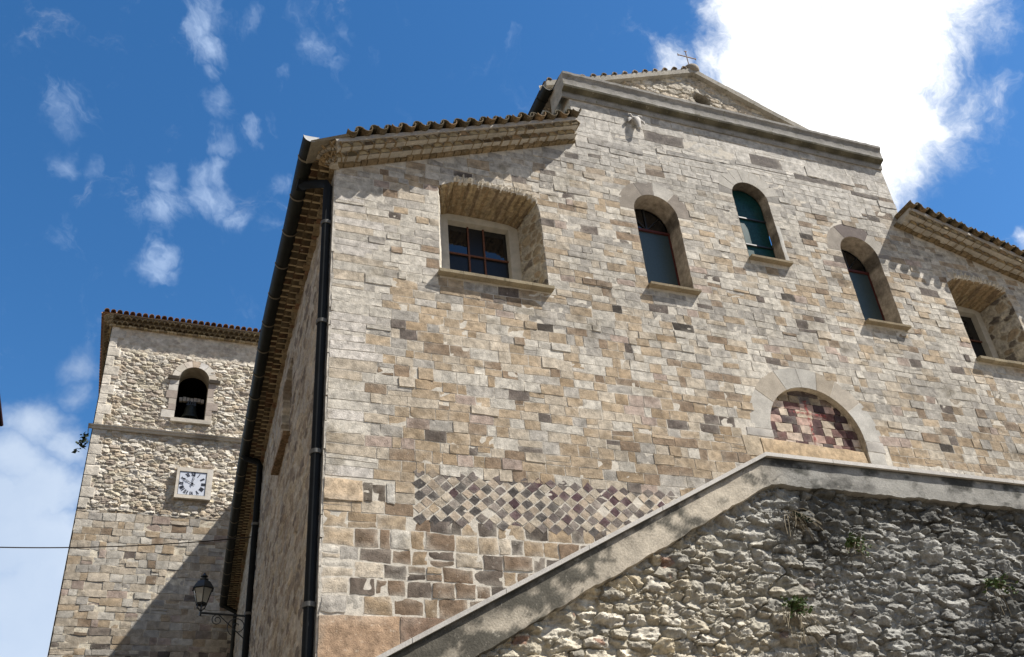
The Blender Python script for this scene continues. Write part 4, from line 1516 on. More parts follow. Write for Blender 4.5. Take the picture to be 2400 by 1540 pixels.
def sp_t(s):
    a = Vector(sp_pt(max(0, s - .2))); b_ = Vector(sp_pt(min(LS, s + .2))); d = b_ - a; d.z = 0
    return d.normalized()


def sp_o(s):
    t = sp_t(s); return Vector((-t.y, t.x, 0))


mbt, mbm = MB(), MB()
eave_rows(mbt, mbm, sp_pt, sp_t, sp_o, lambda s: Vector((0, 0, 1)), LS, 44, inset=.24, bed=(.10, .08, .05), inner=(.045, .034, .022), fillet=True,  # dark bed and inner faces paint shade into the tile cavities
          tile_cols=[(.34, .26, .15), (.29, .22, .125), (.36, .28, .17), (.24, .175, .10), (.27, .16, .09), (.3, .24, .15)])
# corner: the two eaves meet on a fanned block of tiles
for k in range(4):
    a = math.pi / 2 * (k + .5) / 4
    o = Vector((-math.sin(a), -math.cos(a), 0)); t = Vector((math.cos(a), -math.sin(a), 0))
    for (h0, pj) in ((.07, .25), (.17, .38)):
        mbt.arcshell(Vector((0, 0, ZC - .01 + h0)) + o * pj * 1.12, -o, t, Vector((0, 0, 1)), .095, pj + .02, th=.016, col=np.array((.34, .25, .14)) * (.8 + .1 * k))
for (r_, z0_, z1_) in ((.12, .0, .075), (.20, .07, .18), (.34, .17, .29), (.42, .275, .345)):
    n_ = 8
    pts = [(0.1, .1, ZC - .01 + z0_)] + [(-r_ * math.sin(math.pi / 2 * k / n_), -r_ * math.cos(math.pi / 2 * k / n_), ZC - .01 + z0_) for k in range(n_ + 1)]
    m_ = len(pts)
    mbm.add(pts + [(x, y, ZC - .01 + z1_) for x, y, z in pts], [tuple(range(m_)), tuple(range(m_, 2 * m_))[::-1]] + [(i, m_ + i, m_ + (i + 1) % m_, (i + 1) % m_) for i in range(m_)], (.44, .40, .33))
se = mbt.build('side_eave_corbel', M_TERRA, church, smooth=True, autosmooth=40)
mbm.build('mortar_bed', M_MORTAR, se)
# fascia board of tile ends above the side eave
mb = MB()
rt = random.Random(9)
s = .05
while s < LS:
    p = Vector(sp_pt(s)); o = sp_o(s); t = sp_t(s)
    mb.arcshell(p + o * .47 + Vector((0, 0, .33)), -o, t, (0, 0, 1), .09, .6, col=np.array((.2, .15, .09)) * rt.uniform(.7, 1.2))
    s += .2
mb.build('side_eave_tiles', M_TILE, church, smooth=True, autosmooth=40)

# ---- gutter of the side eave
yg = np.linspace(-.42, 21.75, 160)


def gut_pt(y):
    yc = max(0., y)
    s = float(np.interp(yc, ya, sa)); p = Vector(sp_pt(s)); o = sp_o(s)
    q = p + o * .50
    q.y += (y - yc)
    q.z = ZC + .235 - .004 * yc
    return q, o


mb = MB()
seg = 12
rows_o = []
rows_i = []
for y in yg:
    q, o = gut_pt(y)
    ro = []
    ri = []
    for k in range(seg + 1):
        a = math.pi + math.pi * k / seg
        ro.append(q + o * (-math.cos(a)) * .128 + Vector((0, 0, math.sin(a) * .128)))
        ri.append(q + o * (-math.cos(a)) * .120 + Vector((0, 0, math.sin(a) * .120)))
    rows_o.append(ro); rows_i.append(ri)
mb.grid(np.array(rows_o)[:, ::-1], (.1, .1, .1), 0)
mb.grid(np.array(rows_i), (.1, .1, .1), 1)
n_ = seg + 1
for rw, ri_ in ((rows_o[0], rows_i[0]), (rows_o[-1], rows_i[-1])):
    mb.add(list(rw) + list(ri_), [(k, k + 1, n_ + k + 1, n_ + k) for k in range(seg)], (.1, .1, .1), 1)
mb.add(list(rows_o[-1]), [tuple(range(n_))], (.1, .1, .1), 0)
mb.add([p + Vector((0, .012, 0)) for p in rows_i[0]], [tuple(range(n_))[::-1]], (.1, .1, .1), 1)
gut = mb.build('gutter', [M_GUTTER, M_ZINC], church, smooth=True, autosmooth=50)
M_RING = plain_mat('gutter_ring', (.19, .165, .12), .6)
yb = .05
while yb < 21.6:
    mb = MB()
    q, o = gut_pt(yb)
    t = Vector((0, 1, 0)) if yb < 0 else sp_t(float(np.interp(max(0, yb), ya, sa)))
    mb.arcshell(q, t, -o, (0, 0, 1), .139, .03, th=.01, a0=math.pi, a1=2 * math.pi, seg=12)
    mb.tube([q + o * .1 + Vector((0, 0, .0)), q - o * .3 + Vector((0, 0, .06))], .008, 5)
    mb.build('gutter_bracket', M_RING, gut, smooth=True, autosmooth=50)
    yb += .98


def downpipe(path, rad, clips, wall_dir, mat):
    mb = MB()
    mb.tube(path, rad, 14)
    zt = path[-2][2] if len(path) > 2 else path[-1][2]
    pp = mb.build('downpipe', mat, church, smooth=True, autosmooth=50)
    for z in clips:
        mb = MB()
        # position on the straight run
        a = Vector(path[-2]); b_ = Vector(path[-1]); f = (z - a.z) / (b_.z - a.z)
        p = a + (b_ - a) * f
        mb.lathe([(rad + .0, -.03), (rad + .018, -.03), (rad + .018, .03), (rad + .0, .03)], p, 14, cap=False)
        mb.tube([p, p + Vector(wall_dir) * .14], .012, 6)
        mb.build('pipe_clip', M_CLIP, pp)
    return pp


q, o = gut_pt(.62)
downpipe([(q.x + .0, .62, q.z - .12), (q.x + .03, .60, q.z - .19), (q.x + .16, .44, q.z - .26), (-.13, .20, q.z - .42), (-.105, .13, q.z - .55), (-.105, .13, 0.)], .072, (12.2, 10.25, 8.05, 5.9), (1, 0, 0), M_PIPE)
mb = MB()
mb.box((q.x - .06, .52, q.z - .19), (q.x + .10, .74, q.z - .118))
mb.build('gutter_outlet', M_PIPE, gut)
yp = 10.75
q, o = gut_pt(yp)
xp_ = float(wx(yp)) - .1
downpipe([(q.x, yp, q.z - .09), (q.x + .03, yp, q.z - .17), (xp_ - .06, yp, q.z - .24), (xp_, yp, q.z - .34), (xp_, yp, 0.)], .075, (11.6, 9.4, 7.6), (1, 0, 0), M_PIPE)
q, o = gut_pt(21.6)
xp_ = float(wx(21.6)) - .08
downpipe([(q.x, 21.6, q.z - .09), (q.x + .1, 21.6, q.z - .16), (xp_, 21.6, q.z - .3), (xp_, 21.6, q.z - .4), (xp_, 21.6, 0.)], .07, (10., 7.), (1, 0, 0), M_GUTTER)

# ---- unseen block added behind the front to throw the shadow across the bell tower
mb = MB()
pl = [(2.45, 22.25), (3.93, 15.75), (14.0, 15.75), (14.0, 30.), (2.45, 30.)]
mb.add([(x, y, 12.) for x, y in pl] + [(x, y, 20.6) for x, y in pl], [tuple(range(5))[::-1], tuple(range(5, 10))] + [(i, (i + 1) % 5, 5 + (i + 1) % 5, 5 + i) for i in range(5)], (.42, .38, .31))
mb.build('shadow_block', M_RUBBLE_SIDE, church)

# ================================================================== BELL TOWER
TY = 22.3
KT = (TY + 12) / 33.5
tx = lambda x: -2.126 + (x + 2.126) * KT
tz = lambda z: 1.6 + (z - 1.6) * KT
tower = thing('bell_tower', 'tall square stone bell tower with a clock and a round-arched bell opening', 'bell tower', (tx(-1.5), TY, 0))
TL, TR = tx(-4.47), tx(1.95)
ZR = tz(16.46); ZSTR = tz(19.62); ZTOP = tz(23.93)
OPX0, OPX1, OPZ0, OPZS = tx(-1.81), tx(-.73), tz(20.26), tz(22.0)
ocx = (OPX0 + OPX1) / 2; orr = (OPX1 - OPX0) / 2
# batter of the left edge: the shaft leans in slightly with height
tl = lambda z: TL - .06 * (1 - np.clip(np.asarray(z, float) / ZSTR, 0, 1))
mb = MB()
ul = np.linspace(0, 1, 300); vl = np.concatenate([np.linspace(ZR, ZSTR, 150), np.linspace(ZSTR + .001, ZTOP + .02, 195)])
S, V = np.meshgrid(ul, vl)
U = tl(V) + (TR - tl(V)) * S
pal = [(.50, .46, .38), (.45, .41, .34), (.55, .51, .44), (.38, .33, .27), (.48, .43, .33), (.58, .54, .47), (.43, .36, .27), (.33, .28, .23)]
hgt, cc, pr, idn = rubble(U, V, .30, .155, 401, .042, pal, (.50, .455, .365), rough=.014, m0=.04, m1=.16, wob=.26, wvar=.5, facet=True)
# smoother plastered masonry right under the eave
sm = sstep(tz(22.75), tz(23.1), V)
hgt = hgt * (1 - .8 * sm)
cc = cc * (1 - .45 * sm[..., None]) + np.array((.46, .42, .36)) * .45 * sm[..., None]
inside = (np.abs(U - ocx) < orr + .02) & (V > OPZ0 - .02) & ((V < OPZS) | (np.hypot(U - ocx, V - OPZS) < orr + .02))
# quoins on the left
q_i = np.floor(V / .42).astype(np.int64)
qw = .27 + .26 * (q_i % 2) * (.6 + .4 * _h(q_i, q_i, q_i))
isq = (U - tl(V)) < qw
joint = np.minimum((V / .42) % 1, 1 - (V / .42) % 1) * .42 < .018
ql = .05 - .012 * joint + .008 * fbm2(U * 6, V * 6, 5)
hgt = np.where(isq, ql, hgt)
cq = np.array((.54, .50, .43)) * (.85 + .3 * _h(q_i, q_i + 3, q_i))[..., None]
cc = np.where(isq[..., None], cq, cc)
Yv = TY - hgt
P = np.stack([U, Yv, V], -1)
idx = np.arange(P.shape[0] * P.shape[1]).reshape(P.shape[:2])
f = np.stack([idx[:-1, :-1], idx[:-1, 1:], idx[1:, 1:], idx[1:, :-1]], -1)
keep = ~(inside[:-1, :-1] & inside[:-1, 1:] & inside[1:, 1:] & inside[1:, :-1])
mb.add(P.reshape(-1, 3), f[keep].reshape(-1, 4), cc.reshape(-1, 3))
mb.build('upper_wall', M_TOWER, tower)
# lower shaft in coursed squared stone
rq = random.Random(71)


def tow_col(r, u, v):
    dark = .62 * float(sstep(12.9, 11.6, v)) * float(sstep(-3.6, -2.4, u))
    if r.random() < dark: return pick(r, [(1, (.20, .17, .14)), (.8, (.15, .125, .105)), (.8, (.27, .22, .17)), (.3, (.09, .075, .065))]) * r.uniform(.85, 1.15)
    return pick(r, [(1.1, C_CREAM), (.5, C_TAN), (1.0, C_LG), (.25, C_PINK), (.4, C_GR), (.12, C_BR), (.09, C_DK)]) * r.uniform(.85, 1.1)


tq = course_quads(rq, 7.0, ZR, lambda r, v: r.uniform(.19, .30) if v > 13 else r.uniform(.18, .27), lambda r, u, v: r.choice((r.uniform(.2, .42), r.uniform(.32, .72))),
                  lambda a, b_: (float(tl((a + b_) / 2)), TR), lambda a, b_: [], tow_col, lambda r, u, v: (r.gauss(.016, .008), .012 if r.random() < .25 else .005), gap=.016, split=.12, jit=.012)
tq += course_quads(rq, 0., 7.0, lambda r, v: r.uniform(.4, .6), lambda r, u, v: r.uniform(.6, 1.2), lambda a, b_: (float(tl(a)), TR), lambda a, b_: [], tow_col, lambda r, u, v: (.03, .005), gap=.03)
mb = MB()
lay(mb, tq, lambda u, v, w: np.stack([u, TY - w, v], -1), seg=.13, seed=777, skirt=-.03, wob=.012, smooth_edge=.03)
mb.add([(float(tl(0)), TY + .0, 0), (TR, TY + .0, 0), (TR, TY + .0, ZR + .05), (TL, TY + .0, ZR + .05)], [(0, 1, 2, 3)], (.56, .51, .41))
mb.build('lower_wall', M_TOWER, tower)
# other sides
mb = MB()
b0 = float(tl(0))
for zz0, zz1, xa, xb in ((0, ZSTR, b0 - .03, TL - .03), (ZSTR, ZTOP, TL - .03, TL - .03)):
    S, V = np.meshgrid(np.linspace(TY - .04, TY + 6.4, 60), np.linspace(zz0, zz1, 80))
    hgt, cc, pr, idn = rubble(S, V, .4, .2, 431, .03, pal, (.56, .51, .41))
    xx = xa + (xb - xa) * (V - zz0) / (zz1 - zz0)
    mb.grid(np.stack([xx - hgt * 0.3 * np.minimum(1, (S - TY + .04) * 4), S, V], -1)[:, ::-1], cc[:, ::-1])
mb.box((TL, TY + 6.1, 0), (TR, TY + 6.4, ZTOP), (.45, .4, .33))
mb.box((TR - .3, TY + .1, 0), (TR, TY + 6.1, ZTOP), (.45, .4, .33))
mb.build('tower_sides', M_TOWER, tower)
# string course and sill
mb = MB()
xs_ = np.linspace(TL - .17, TR + .1, 50)
pr_ = [(.0, -.13), (.05, -.12), (.08, -.06), (.13, -.03), (.145, .01), (.0, .05)]
P = np.zeros((len(pr_), len(xs_), 3)); Cc = np.zeros((len(pr_), len(xs_), 3))
for i, (p, z) in enumerate(pr_):
    for j, x in enumerate(xs_):
        k = int((x + 10) / .9)
        P[i, j] = (x, TY - .05 - p, ZSTR + z); Cc[i, j] = np.array((.50, .47, .41)) * (.6 if (k * 29) % 5 == 0 else .95 + .1 * ((k * 17) % 3) / 3)
mb.grid(P, Cc)
mb.add([(TL - .17, TY - .05 - p, ZSTR + z) for p, z in pr_] + [(TL - .17, TY + .5, ZSTR + .07), (TL - .17, TY + .5, ZSTR - .19)], [tuple(range(8))], (.42, .39, .34))
mb.build('string_course', M_TRIM, tower)
# bell opening: ring, imposts, sill and dark chamber
ap = arch_pts(ocx, OPZ0, orr, OPZS, 24)
mb = MB()
reveal(mb, ap, ap, TY - .06, TY + .75, (.33, .29, .22), 0, 6, False, seed=3)
op = mb.build('bell_opening', M_TRIM, tower)
mb = MB()
ring = MB()
rcol = [(.56, .52, .46), (.50, .46, .39), (.56, .50, .43), (.44, .36, .28), (.55, .53, .50), (.58, .55, .49), (.52, .47, .4)]
cuts = [0, .45, .95, 1.38, 1.78, 2.2, 2.7, 3.1416]
vr = voussoirs(ocx, OPZS, orr, orr + .28, cuts, rcol, dep=.03, seed=31, gap=.010)
for arr in vr.v:
    arr[:, 1] += TY - .02
# impost blocks and jamb stones
for s_ in (-1, 1):
    xa = ocx + s_ * orr; xb = ocx + s_ * (orr + .42)
    vr.hexa([(min(xa, xb), TY - .13, OPZS - .10), (max(xa, xb), TY - .13, OPZS - .10), (max(xa, xb), TY + .1, OPZS - .10), (min(xa, xb), TY + .1, OPZS - .10),
             (min(xa, xb), TY - .19, OPZS), (max(xa, xb), TY - .19, OPZS), (max(xa, xb), TY + .1, OPZS + .005), (min(xa, xb), TY + .1, OPZS + .005)], (.20, .18, .15))
    z = OPZ0
    k = 0
    rj = random.Random(3 + s_)
    while z < OPZS - .14:
        h = min(rj.uniform(.22, .34), OPZS - .10 - z)
        w_ = rj.uniform(.22, .5)
        xe = ocx + s_ * (orr + w_)
        vr.box((min(xa, xe), TY - .052 - rj.uniform(0, .01), z + .005), (max(xa, xe), TY + .1, z + h - .005), np.array(rj.choice([(.52, .49, .44), (.45, .40, .34), (.34, .29, .25), (.55, .52, .47)])))
        z += h; k += 1
vr.build('arch_ring', M_TRIM, op)
mb = MB()
mb.hexa([(tx(-1.93), TY - .14, OPZ0 - .17), (tx(-.5), TY - .14, OPZ0 - .17), (tx(-.5), TY + .5, OPZ0 - .17), (tx(-1.93), TY + .5, OPZ0 - .17),
         (tx(-1.93), TY - .15, OPZ0 - .02), (tx(-.5), TY - .15, OPZ0 - .02), (tx(-.5), TY + .5, OPZ0 + .0), (tx(-1.93), TY + .5, OPZ0 + .0)], (.50, .46, .39))
mb.build('sill', M_TRIM, op)
mb = MB()
x0_, x1_, y0_, y1_, z0_, z1_ = OPX0 - 1.2, OPX1 + 1.2, TY + .751, TY + 4.5, OPZ0 - .3, OPZS + 1.3
mb.add([(x0_, y0_, z0_), (x1_, y0_, z0_), (x1_, y1_, z0_), (x0_, y1_, z0_), (x0_, y0_, z1_), (x1_, y0_, z1_), (x1_, y1_, z1_), (x0_, y1_, z1_)],
       [(0, 1, 2, 3), (7, 6, 5, 4), (1, 5, 6, 2), (2, 6, 7, 3), (3, 7, 4, 0)], (.02, .02, .02))
mb.build('bell_chamber', M_DARK, op)  # near-black walls: darkness of the chamber put into the colour
# the bell hangs inside
BX, BY = ocx + .02, TY + .62
BZ = tz(20.62)
bell = thing('church_bell', 'dark bronze bell hanging in the arched opening of the bell tower', 'bell', (BX, BY, BZ))
mb = MB()
mb.lathe([(.335, 0), (.345, .03), (.29, .12), (.245, .25), (.215, .42), (.20, .52), (.15, .59), (.05, .62)], (BX, BY, BZ), 28, cap=False)
mb.lathe([(.315, .002), (.26, .14), (.2, .4), (.05, .58)], (BX, BY, BZ), 28, cap=False)
mb.build('bell_body', M_BRONZE, bell, smooth=True, autosmooth=60)
mb = MB()
mb.tube([(BX, BY, BZ + .5), (BX, BY, BZ + .0)], .018, 8); mb.lathe([(.0, -.06), (.055, -.02), (.05, .04), (.015, .08)], (BX, BY, BZ - .02), 12, cap=False)
mb.build('clapper', M_IRON, bell)
mb = MB()
mb.box((BX - .18, BY - .06, BZ + .60), (BX + .18, BY + .06, BZ + .66))
for s_ in (-.12, -.04, .05, .13):
    mb.box((BX + s_ - .02, BY - .04, BZ + .661), (BX + s_ + .02, BY + .04, BZ + .80))
mb.build('headstock_iron', M_IRON, bell)
mb = MB()
for k in range(7):
    xa = BX - .47 + k * .135
    mb.box((xa, BY + .02 - .01 * (k % 2), BZ + .80 + .012 * (k % 3)), (xa + .115, BY + .14, BZ + .96 + .015 * ((k * 5) % 3)))
mb.build('headstock', M_WOOD, bell)
# clock
clock_root = None
FX0, FX1, FZ0, FZ1 = tx(-1.455), tx(-.22), tz(17.05), tz(18.23)
gx0, gx1, gz0, gz1 = tx(-1.36), tx(-.425), tz(17.175), tz(18.08)
mb = MB()
ft = TY - .20
fw_ = [(FX0, FX1, FZ0, gz0), (FX0, FX1, gz1, FZ1)]
mb.box((FX0, ft, FZ0), (gx0, TY + .1, FZ1), (.56, .52, .45)); mb.box((gx1, ft, FZ0), (FX1, TY + .1, FZ1), (.56, .53, .48))
mb.box((gx0, ft + .001, FZ0 + .001), (gx1, TY + .1, gz0), (.54, .50, .43)); mb.box((gx0, ft + .001, gz1), (gx1, TY + .1, FZ1 - .001), (.55, .51, .44))
clock = mb.build('clock', M_TRIM, tower)
mb = MB()
mb.box((gx0 - .01, TY - .175, gz0 - .01), (gx1 + .01, TY - .16, gz1 + .01))
face = mb.build('dial', M_CLOCK, clock)
# iron edge round the dial
mb = MB()
e = .018
mb.box((gx0, ft + .02, gz0), (gx0 + e, TY - .176, gz1)); mb.box((gx1 - e, ft + .02, gz0), (gx1, TY - .176, gz1))
mb.box((gx0 + e, ft + .02, gz0), (gx1 - e, TY - .176, gz0 + e)); mb.box((gx0 + e, ft + .02, gz1 - e), (gx1 - e, TY - .176, gz1))
mb.build('dial_edge', M_IRON, clock)
kx, kz = tx(-.89), tz(17.62)
YF = TY - .177


def bar(mb, p, q, w):
    (x0, z0), (x1, z1) = p, q
    dx, dz = x1 - x0, z1 - z0; l = math.hypot(dx, dz); nx_, nz_ = -dz / l * w / 2, dx / l * w / 2
    c = [(x0 - nx_, z0 - nz_), (x1 - nx_, z1 - nz_), (x1 + nx_, z1 + nz_), (x0 + nx_, z0 + nz_)]
    mb.hexa([(x, YF, z) for x, z in c] + [(x, YF - .006, z) for x, z in c])


ROM = ['XII', 'I', 'II', 'III', 'IIII', 'V', 'VI', 'VII', 'VIII', 'IX', 'X', 'XI']
for k, s_ in enumerate(ROM):
    a = math.radians(90 - 30 * k)
    er = Vector((math.cos(a), math.sin(a))); et = Vector((math.sin(a), -math.cos(a)))
    rr = .385
    h = .15
    wd = {'I': .036, 'V': .08, 'X': .08}
    mb = MB()
    tot = sum(wd[c] for c in s_)
    pos = -tot / 2
    c0 = Vector((kx, kz)) + er * rr
    P2 = lambda u, v: tuple(c0 + et * u + er * v)
    for c in s_:
        w_ = wd[c]
        if c == 'I': bar(mb, P2(pos + w_ / 2, -h / 2), P2(pos + w_ / 2, h / 2), .028)
        elif c == 'V':
            bar(mb, P2(pos + .008, h / 2), P2(pos + w_ / 2, -h / 2), .028); bar(mb, P2(pos + w_ - .008, h / 2), P2(pos + w_ / 2, -h / 2), .009)
        else:
            bar(mb, P2(pos + .008, h / 2), P2(pos + w_ - .008, -h / 2), .028); bar(mb, P2(pos + w_ - .008, h / 2), P2(pos + .008, -h / 2), .009)
        pos += w_
    mb.build('roman_numeral', M_NUM, clock)
YF = TY - .19
for (ang, ln, nm) in ((math.radians(152), .40, 'hand'), (math.radians(84), .34, 'hand')):
    mb = MB()
    er = Vector((math.cos(ang), math.sin(ang))); et = Vector((-er.y, er.x)); c0 = Vector((kx, kz))
    P2 = lambda u, v: tuple(c0 + er * u + et * v)
    bar(mb, P2(-.1, 0), P2(ln * .45, 0), .018)
    for s_ in (-1, 1):
        bar(mb, P2(ln * .42, 0), P2(ln * .55, s_ * .032), .012); bar(mb, P2(ln * .55, s_ * .032), P2(ln * .70, 0), .012)
    bar(mb, P2(ln * .68, 0), P2(ln, 0), .016)
    if nm and ang > 2: mb.lathe([(.0, 0), (.03, 0)], (kx, YF - .004, kz), 12)
    mb.tube([(kx, YF + .01, kz), (kx, YF - .015, kz)], .035, 12)
    mb.build('hand', M_NUM, clock)
    YF -= .008
# tile eave of the tower
ZE = ZTOP - .0
mbt, mbm = MB(), MB()
cr = .10
LW = TR - TL + .2
tcol = [(.42, .34, .20), (.34, .27, .17), (.48, .40, .26), (.28, .22, .14)]
X0T = TL - .02
eave_rows(mbt, mbm, lambda s: (X0T + s, TY - .04, ZE), lambda s: (1, 0, 0), lambda s: (0, -1, 0), lambda s: (0, 0, 1), LW, 61, rows=((.07, .22, .1), (.21, .36, .1)), tile_cols=tcol, inset=.2, bed=(.2, .165, .11), inner=(.06, .048, .03))  # dark inner faces and bed paint the shade of the hollows
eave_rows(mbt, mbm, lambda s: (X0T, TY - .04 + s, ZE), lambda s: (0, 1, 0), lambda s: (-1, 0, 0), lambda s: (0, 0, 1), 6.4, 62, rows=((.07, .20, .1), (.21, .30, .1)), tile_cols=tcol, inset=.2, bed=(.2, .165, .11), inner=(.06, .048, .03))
for k in range(5):
    a = math.pi / 2 * (k + .5) / 5
    o = Vector((-math.sin(a), -math.cos(a), 0)); t = Vector((math.cos(a), -math.sin(a), 0))
    for (h0, pj) in ((.07, .20), (.21, .32)):
        mbt.arcshell(Vector((X0T, TY - .04, ZE + h0)) + o * pj, -o, t, Vector((0, 0, 1)), .09, pj + .02, th=.016, col=np.array((.36, .29, .18)) * (.8 + .08 * k))
for (r_, z0_, z1_) in ((.1, .0, .075), (.18, .07, .22), (.30, .21, .34), (.36, .33, .40)):
    n_ = 8
    pts = [(X0T + .1, TY + .1, ZE + z0_)] + [(X0T - r_ * math.sin(math.pi / 2 * k / n_), TY - .04 - r_ * math.cos(math.pi / 2 * k / n_), ZE + z0_) for k in range(n_ + 1)]
    m_ = len(pts)
    mbm.add(pts + [(x, y, ZE + z1_) for x, y, z in pts], [tuple(range(m_)), tuple(range(m_, 2 * m_))[::-1]] + [(i, m_ + i, m_ + (i + 1) % m_, (i + 1) % m_) for i in range(m_)], (.40, .36, .28))
mbm.box((X0T, TY - .42, ZE + .335), (TR + .2, TY + .2, ZE + .375), (.30, .25, .19))
mbm.box((X0T - .36, TY - .0, ZE + .335), (X0T - .001, TY + 6.4, ZE + .375), (.25, .21, .16))
te = mbt.build('tower_eave_corbel', M_TERRA, tower, smooth=True, autosmooth=40)
mbm.build('mortar_bed', M_MORTAR, te)
mb = MB()
rt = random.Random(14)
s = -.25
while s < LW:
    mb.arcshell((X0T + s, TY - .50 + rt.uniform(-.02, .02), ZE + .40), (0, .985, .17), (1, 0, 0), (0, -.17, .985), .10, 2.6, col=np.array(rt.choice([(.36, .20, .13), (.30, .17, .12), (.40, .26, .17)])) * rt.uniform(.7, 1.1))
    s += .235
s = 0.
while s < 6.4:
    mb.arcshell((X0T - .44, TY - .2 + s, ZE + .38), (.985, 0, .17), (0, 1, 0), (-.17, 0, .985), .10, .7, col=np.array((.32, .18, .12)) * rt.uniform(.7, 1.1))
    s += .235
ap_ = ((TL + TR) / 2, TY + 3.2, ZE + .85)
c4 = [(X0T - .4, TY - .45, ZE + .37), (TR + .4, TY - .45, ZE + .37), (TR + .4, TY + 6.8, ZE + .37), (X0T - .4, TY + 6.8, ZE + .37)]
mb.add(c4 + [ap_], [(0, 1, 4), (1, 2, 4), (2, 3, 4), (3, 0, 4)], (.3, .18, .12))
mb.build('tower_roof', M_TILE, tower, smooth=True, autosmooth=40)
mb = MB()
kx_, ky_ = ap_[0], ap_[1]
xc = -2.126 + (tx(-1.37) + 2.126) * ((TY + .2 + 12) / (TY + 12))
zc_ = tz(24.42)
yc = TY + .2
mb.tube([(xc, yc, ZE + .5), (xc, yc, zc_ + .42)], .028, 6)
mb.tube([(xc - .22, yc, zc_ + .19), (xc + .22, yc, zc_ + .19)], .025, 6)
mb.build('tower_cross', M_IRON, tower)

# ================================================================== STAIR WITH RUBBLE WALL
stair = thing('outdoor_staircase', 'outdoor stair and landing on a rough rubble wall with a rendered parapet and pale coping', 'staircase', (4.9, -3.0, 0))
SY = -3.0
CX, CZ = 4.804, 6.909
cap = lambda x: CZ if x >= CX else CZ + (x - CX) * .5415


def band_bottom(x):
    x = np.asarray(x, float)
    left = CZ + (x - CX) * .5415 - .42 - .07 * np.clip((CX - x) / 3.4, 0, 1)
    return np.where(x < CX, left, CZ - .42)


ulist = np.concatenate([np.linspace(-7.5, -.8, 60), np.linspace(-.78, 10.2, 900), np.linspace(10.22, 15.5, 120)])
tlist = np.concatenate([np.linspace(0, .52, 40), np.linspace(.524, 1, 270)])
U, T = np.meshgrid(ulist, tlist)
topz = np.maximum(.3, np.where(U < CX, CZ + (U - CX) * .5415, CZ) - .25)
V = T * topz
pal = [(.40, .36, .285), (.34, .305, .24), (.46, .415, .335), (.29, .265, .22), (.42, .36, .26), (.36, .33, .27), (.48, .44, .37), (.31, .29, .25), (.38, .33, .25)]
hgt, cc, pr, idn = rubble(U, V, .25, .135, 511, .072, pal, (.43, .39, .315), p=2.8, rough=.020, m0=.02, m1=.13, wob=.24, wvar=.6, facet=True)
hgt2, cc2, pr2, idn2 = rubble(U + 40, V, .13, .075, 571, .040, pal, (.42, .385, .315), p=2.6, rough=.011, m0=.02, m1=.18, wob=.26, wvar=.6, facet=True)
small = sstep(-.05, .25, fbm2(U * 1.7, V * 2.6, 90, 3))[..., None]
hgt = hgt * (1 - .6 * small[..., 0]) + hgt2 * small[..., 0]
cc = cc * (1 - .6 * small) + cc2 * .6 * small
# lumps of coarse mortar
hgt += .02 * fbm2(U * 1.3, V * 1.6, 61, 3)
brick = (idn2 > .98)[..., None] & (pr2 > .6)[..., None]
cc = np.where(brick, np.array((.26, .165, .12)), cc)
grey = sstep(2.6, 5.6, U + 1.1 * fbm2(U * .6, V * .6, 71, 4) + .55 * (V - 5.5))[..., None]
lum = cc.mean(-1, keepdims=True)
cc = cc * np.array((1.08, 1.09, 1.08)) * (1 - grey) + (lum * np.array((.64, .635, .59)) * 1.16) * grey
# black crust in patches, mostly below the parapet
cr_ = fbm2(U * 1.1, V * 1.5, 81, 5, .6) + .5 * sstep(5.4, 6.5, V) * grey[..., 0] - .1 + .16 * grey[..., 0]
cr_ = sstep(.16, .55, cr_)[..., None] * .75
cc = cc * (1 - cr_) + np.array((.055, .055, .05)) * cr_
mb = MB()
mb.grid(np.stack([U, SY + .02 - hgt, V], -1), cc)
# back and top of the wall
rw = mb.build('rubble_wall', M_RUBBLE, stair)
rw['label'] = 'rough grey and tan rubble wall under the stair parapet'

# rendered parapet
ul_ = np.unique(np.concatenate([np.linspace(-7.5, 15.5, 700), [CX - .001, CX + .001]]))
tt = np.linspace(0, 1, 26)
U, T = np.meshgrid(ul_, tt)
zb_ = band_bottom(U) + .012 * noise2(U * 5, U * 0, 3) + .010 * noise2(U * 17, U * 0, 4)
zt_ = np.where(U < CX, CZ + (U - CX) * .5415, CZ) - .052
V = zb_ + (zt_ - zb_) * T
d_top = (zt_ - V)
warm = sstep(5.2, 4.2, U + .4 * fbm2(U * .9, V * .9, 5, 3))[..., None]
base = np.array((.455, .405, .325)) * warm + np.array((.285, .278, .255)) * (1 - warm)
f1 = fbm2(U * 2.2, V * 3.2, 15, 5, .6); f2 = fbm2(U * 7, V * 9, 25, 4, .6)
base = base * (1 + .16 * f1 + .1 * f2)[..., None]
# black lichen heavy down the stair; along the top, stain plus painted coping shadow
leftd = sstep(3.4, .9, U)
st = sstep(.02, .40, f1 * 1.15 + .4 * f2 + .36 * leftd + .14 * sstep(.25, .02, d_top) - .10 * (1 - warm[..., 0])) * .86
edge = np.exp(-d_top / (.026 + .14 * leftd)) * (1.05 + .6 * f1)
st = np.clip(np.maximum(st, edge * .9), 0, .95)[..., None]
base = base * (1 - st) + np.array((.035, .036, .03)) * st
base = base * (1 - .25 * np.exp(-((U - CX) / .12) ** 2))[..., None]
crk = np.exp(-(fbm2(U * .8, V * 1.6, 205, 4, .55) / .012) ** 2) * sstep(-.05, .15, fbm2(U * .5, V * .8, 207, 2))
base = base * (1 - .6 * crk)[..., None]
blot = sstep(.12, .5, fbm2(U * 1.3, V * 2.2, 209, 5, .6)) * (1 - .55 * warm[..., 0])
base = base * (1 - .5 * blot)[..., None]
W = .10 + .006 * f1 + .004 * f2
W[0] = .0
mb = MB()
mb.grid(np.stack([U, SY - W, V], -1), np.clip(base, .02, 1))
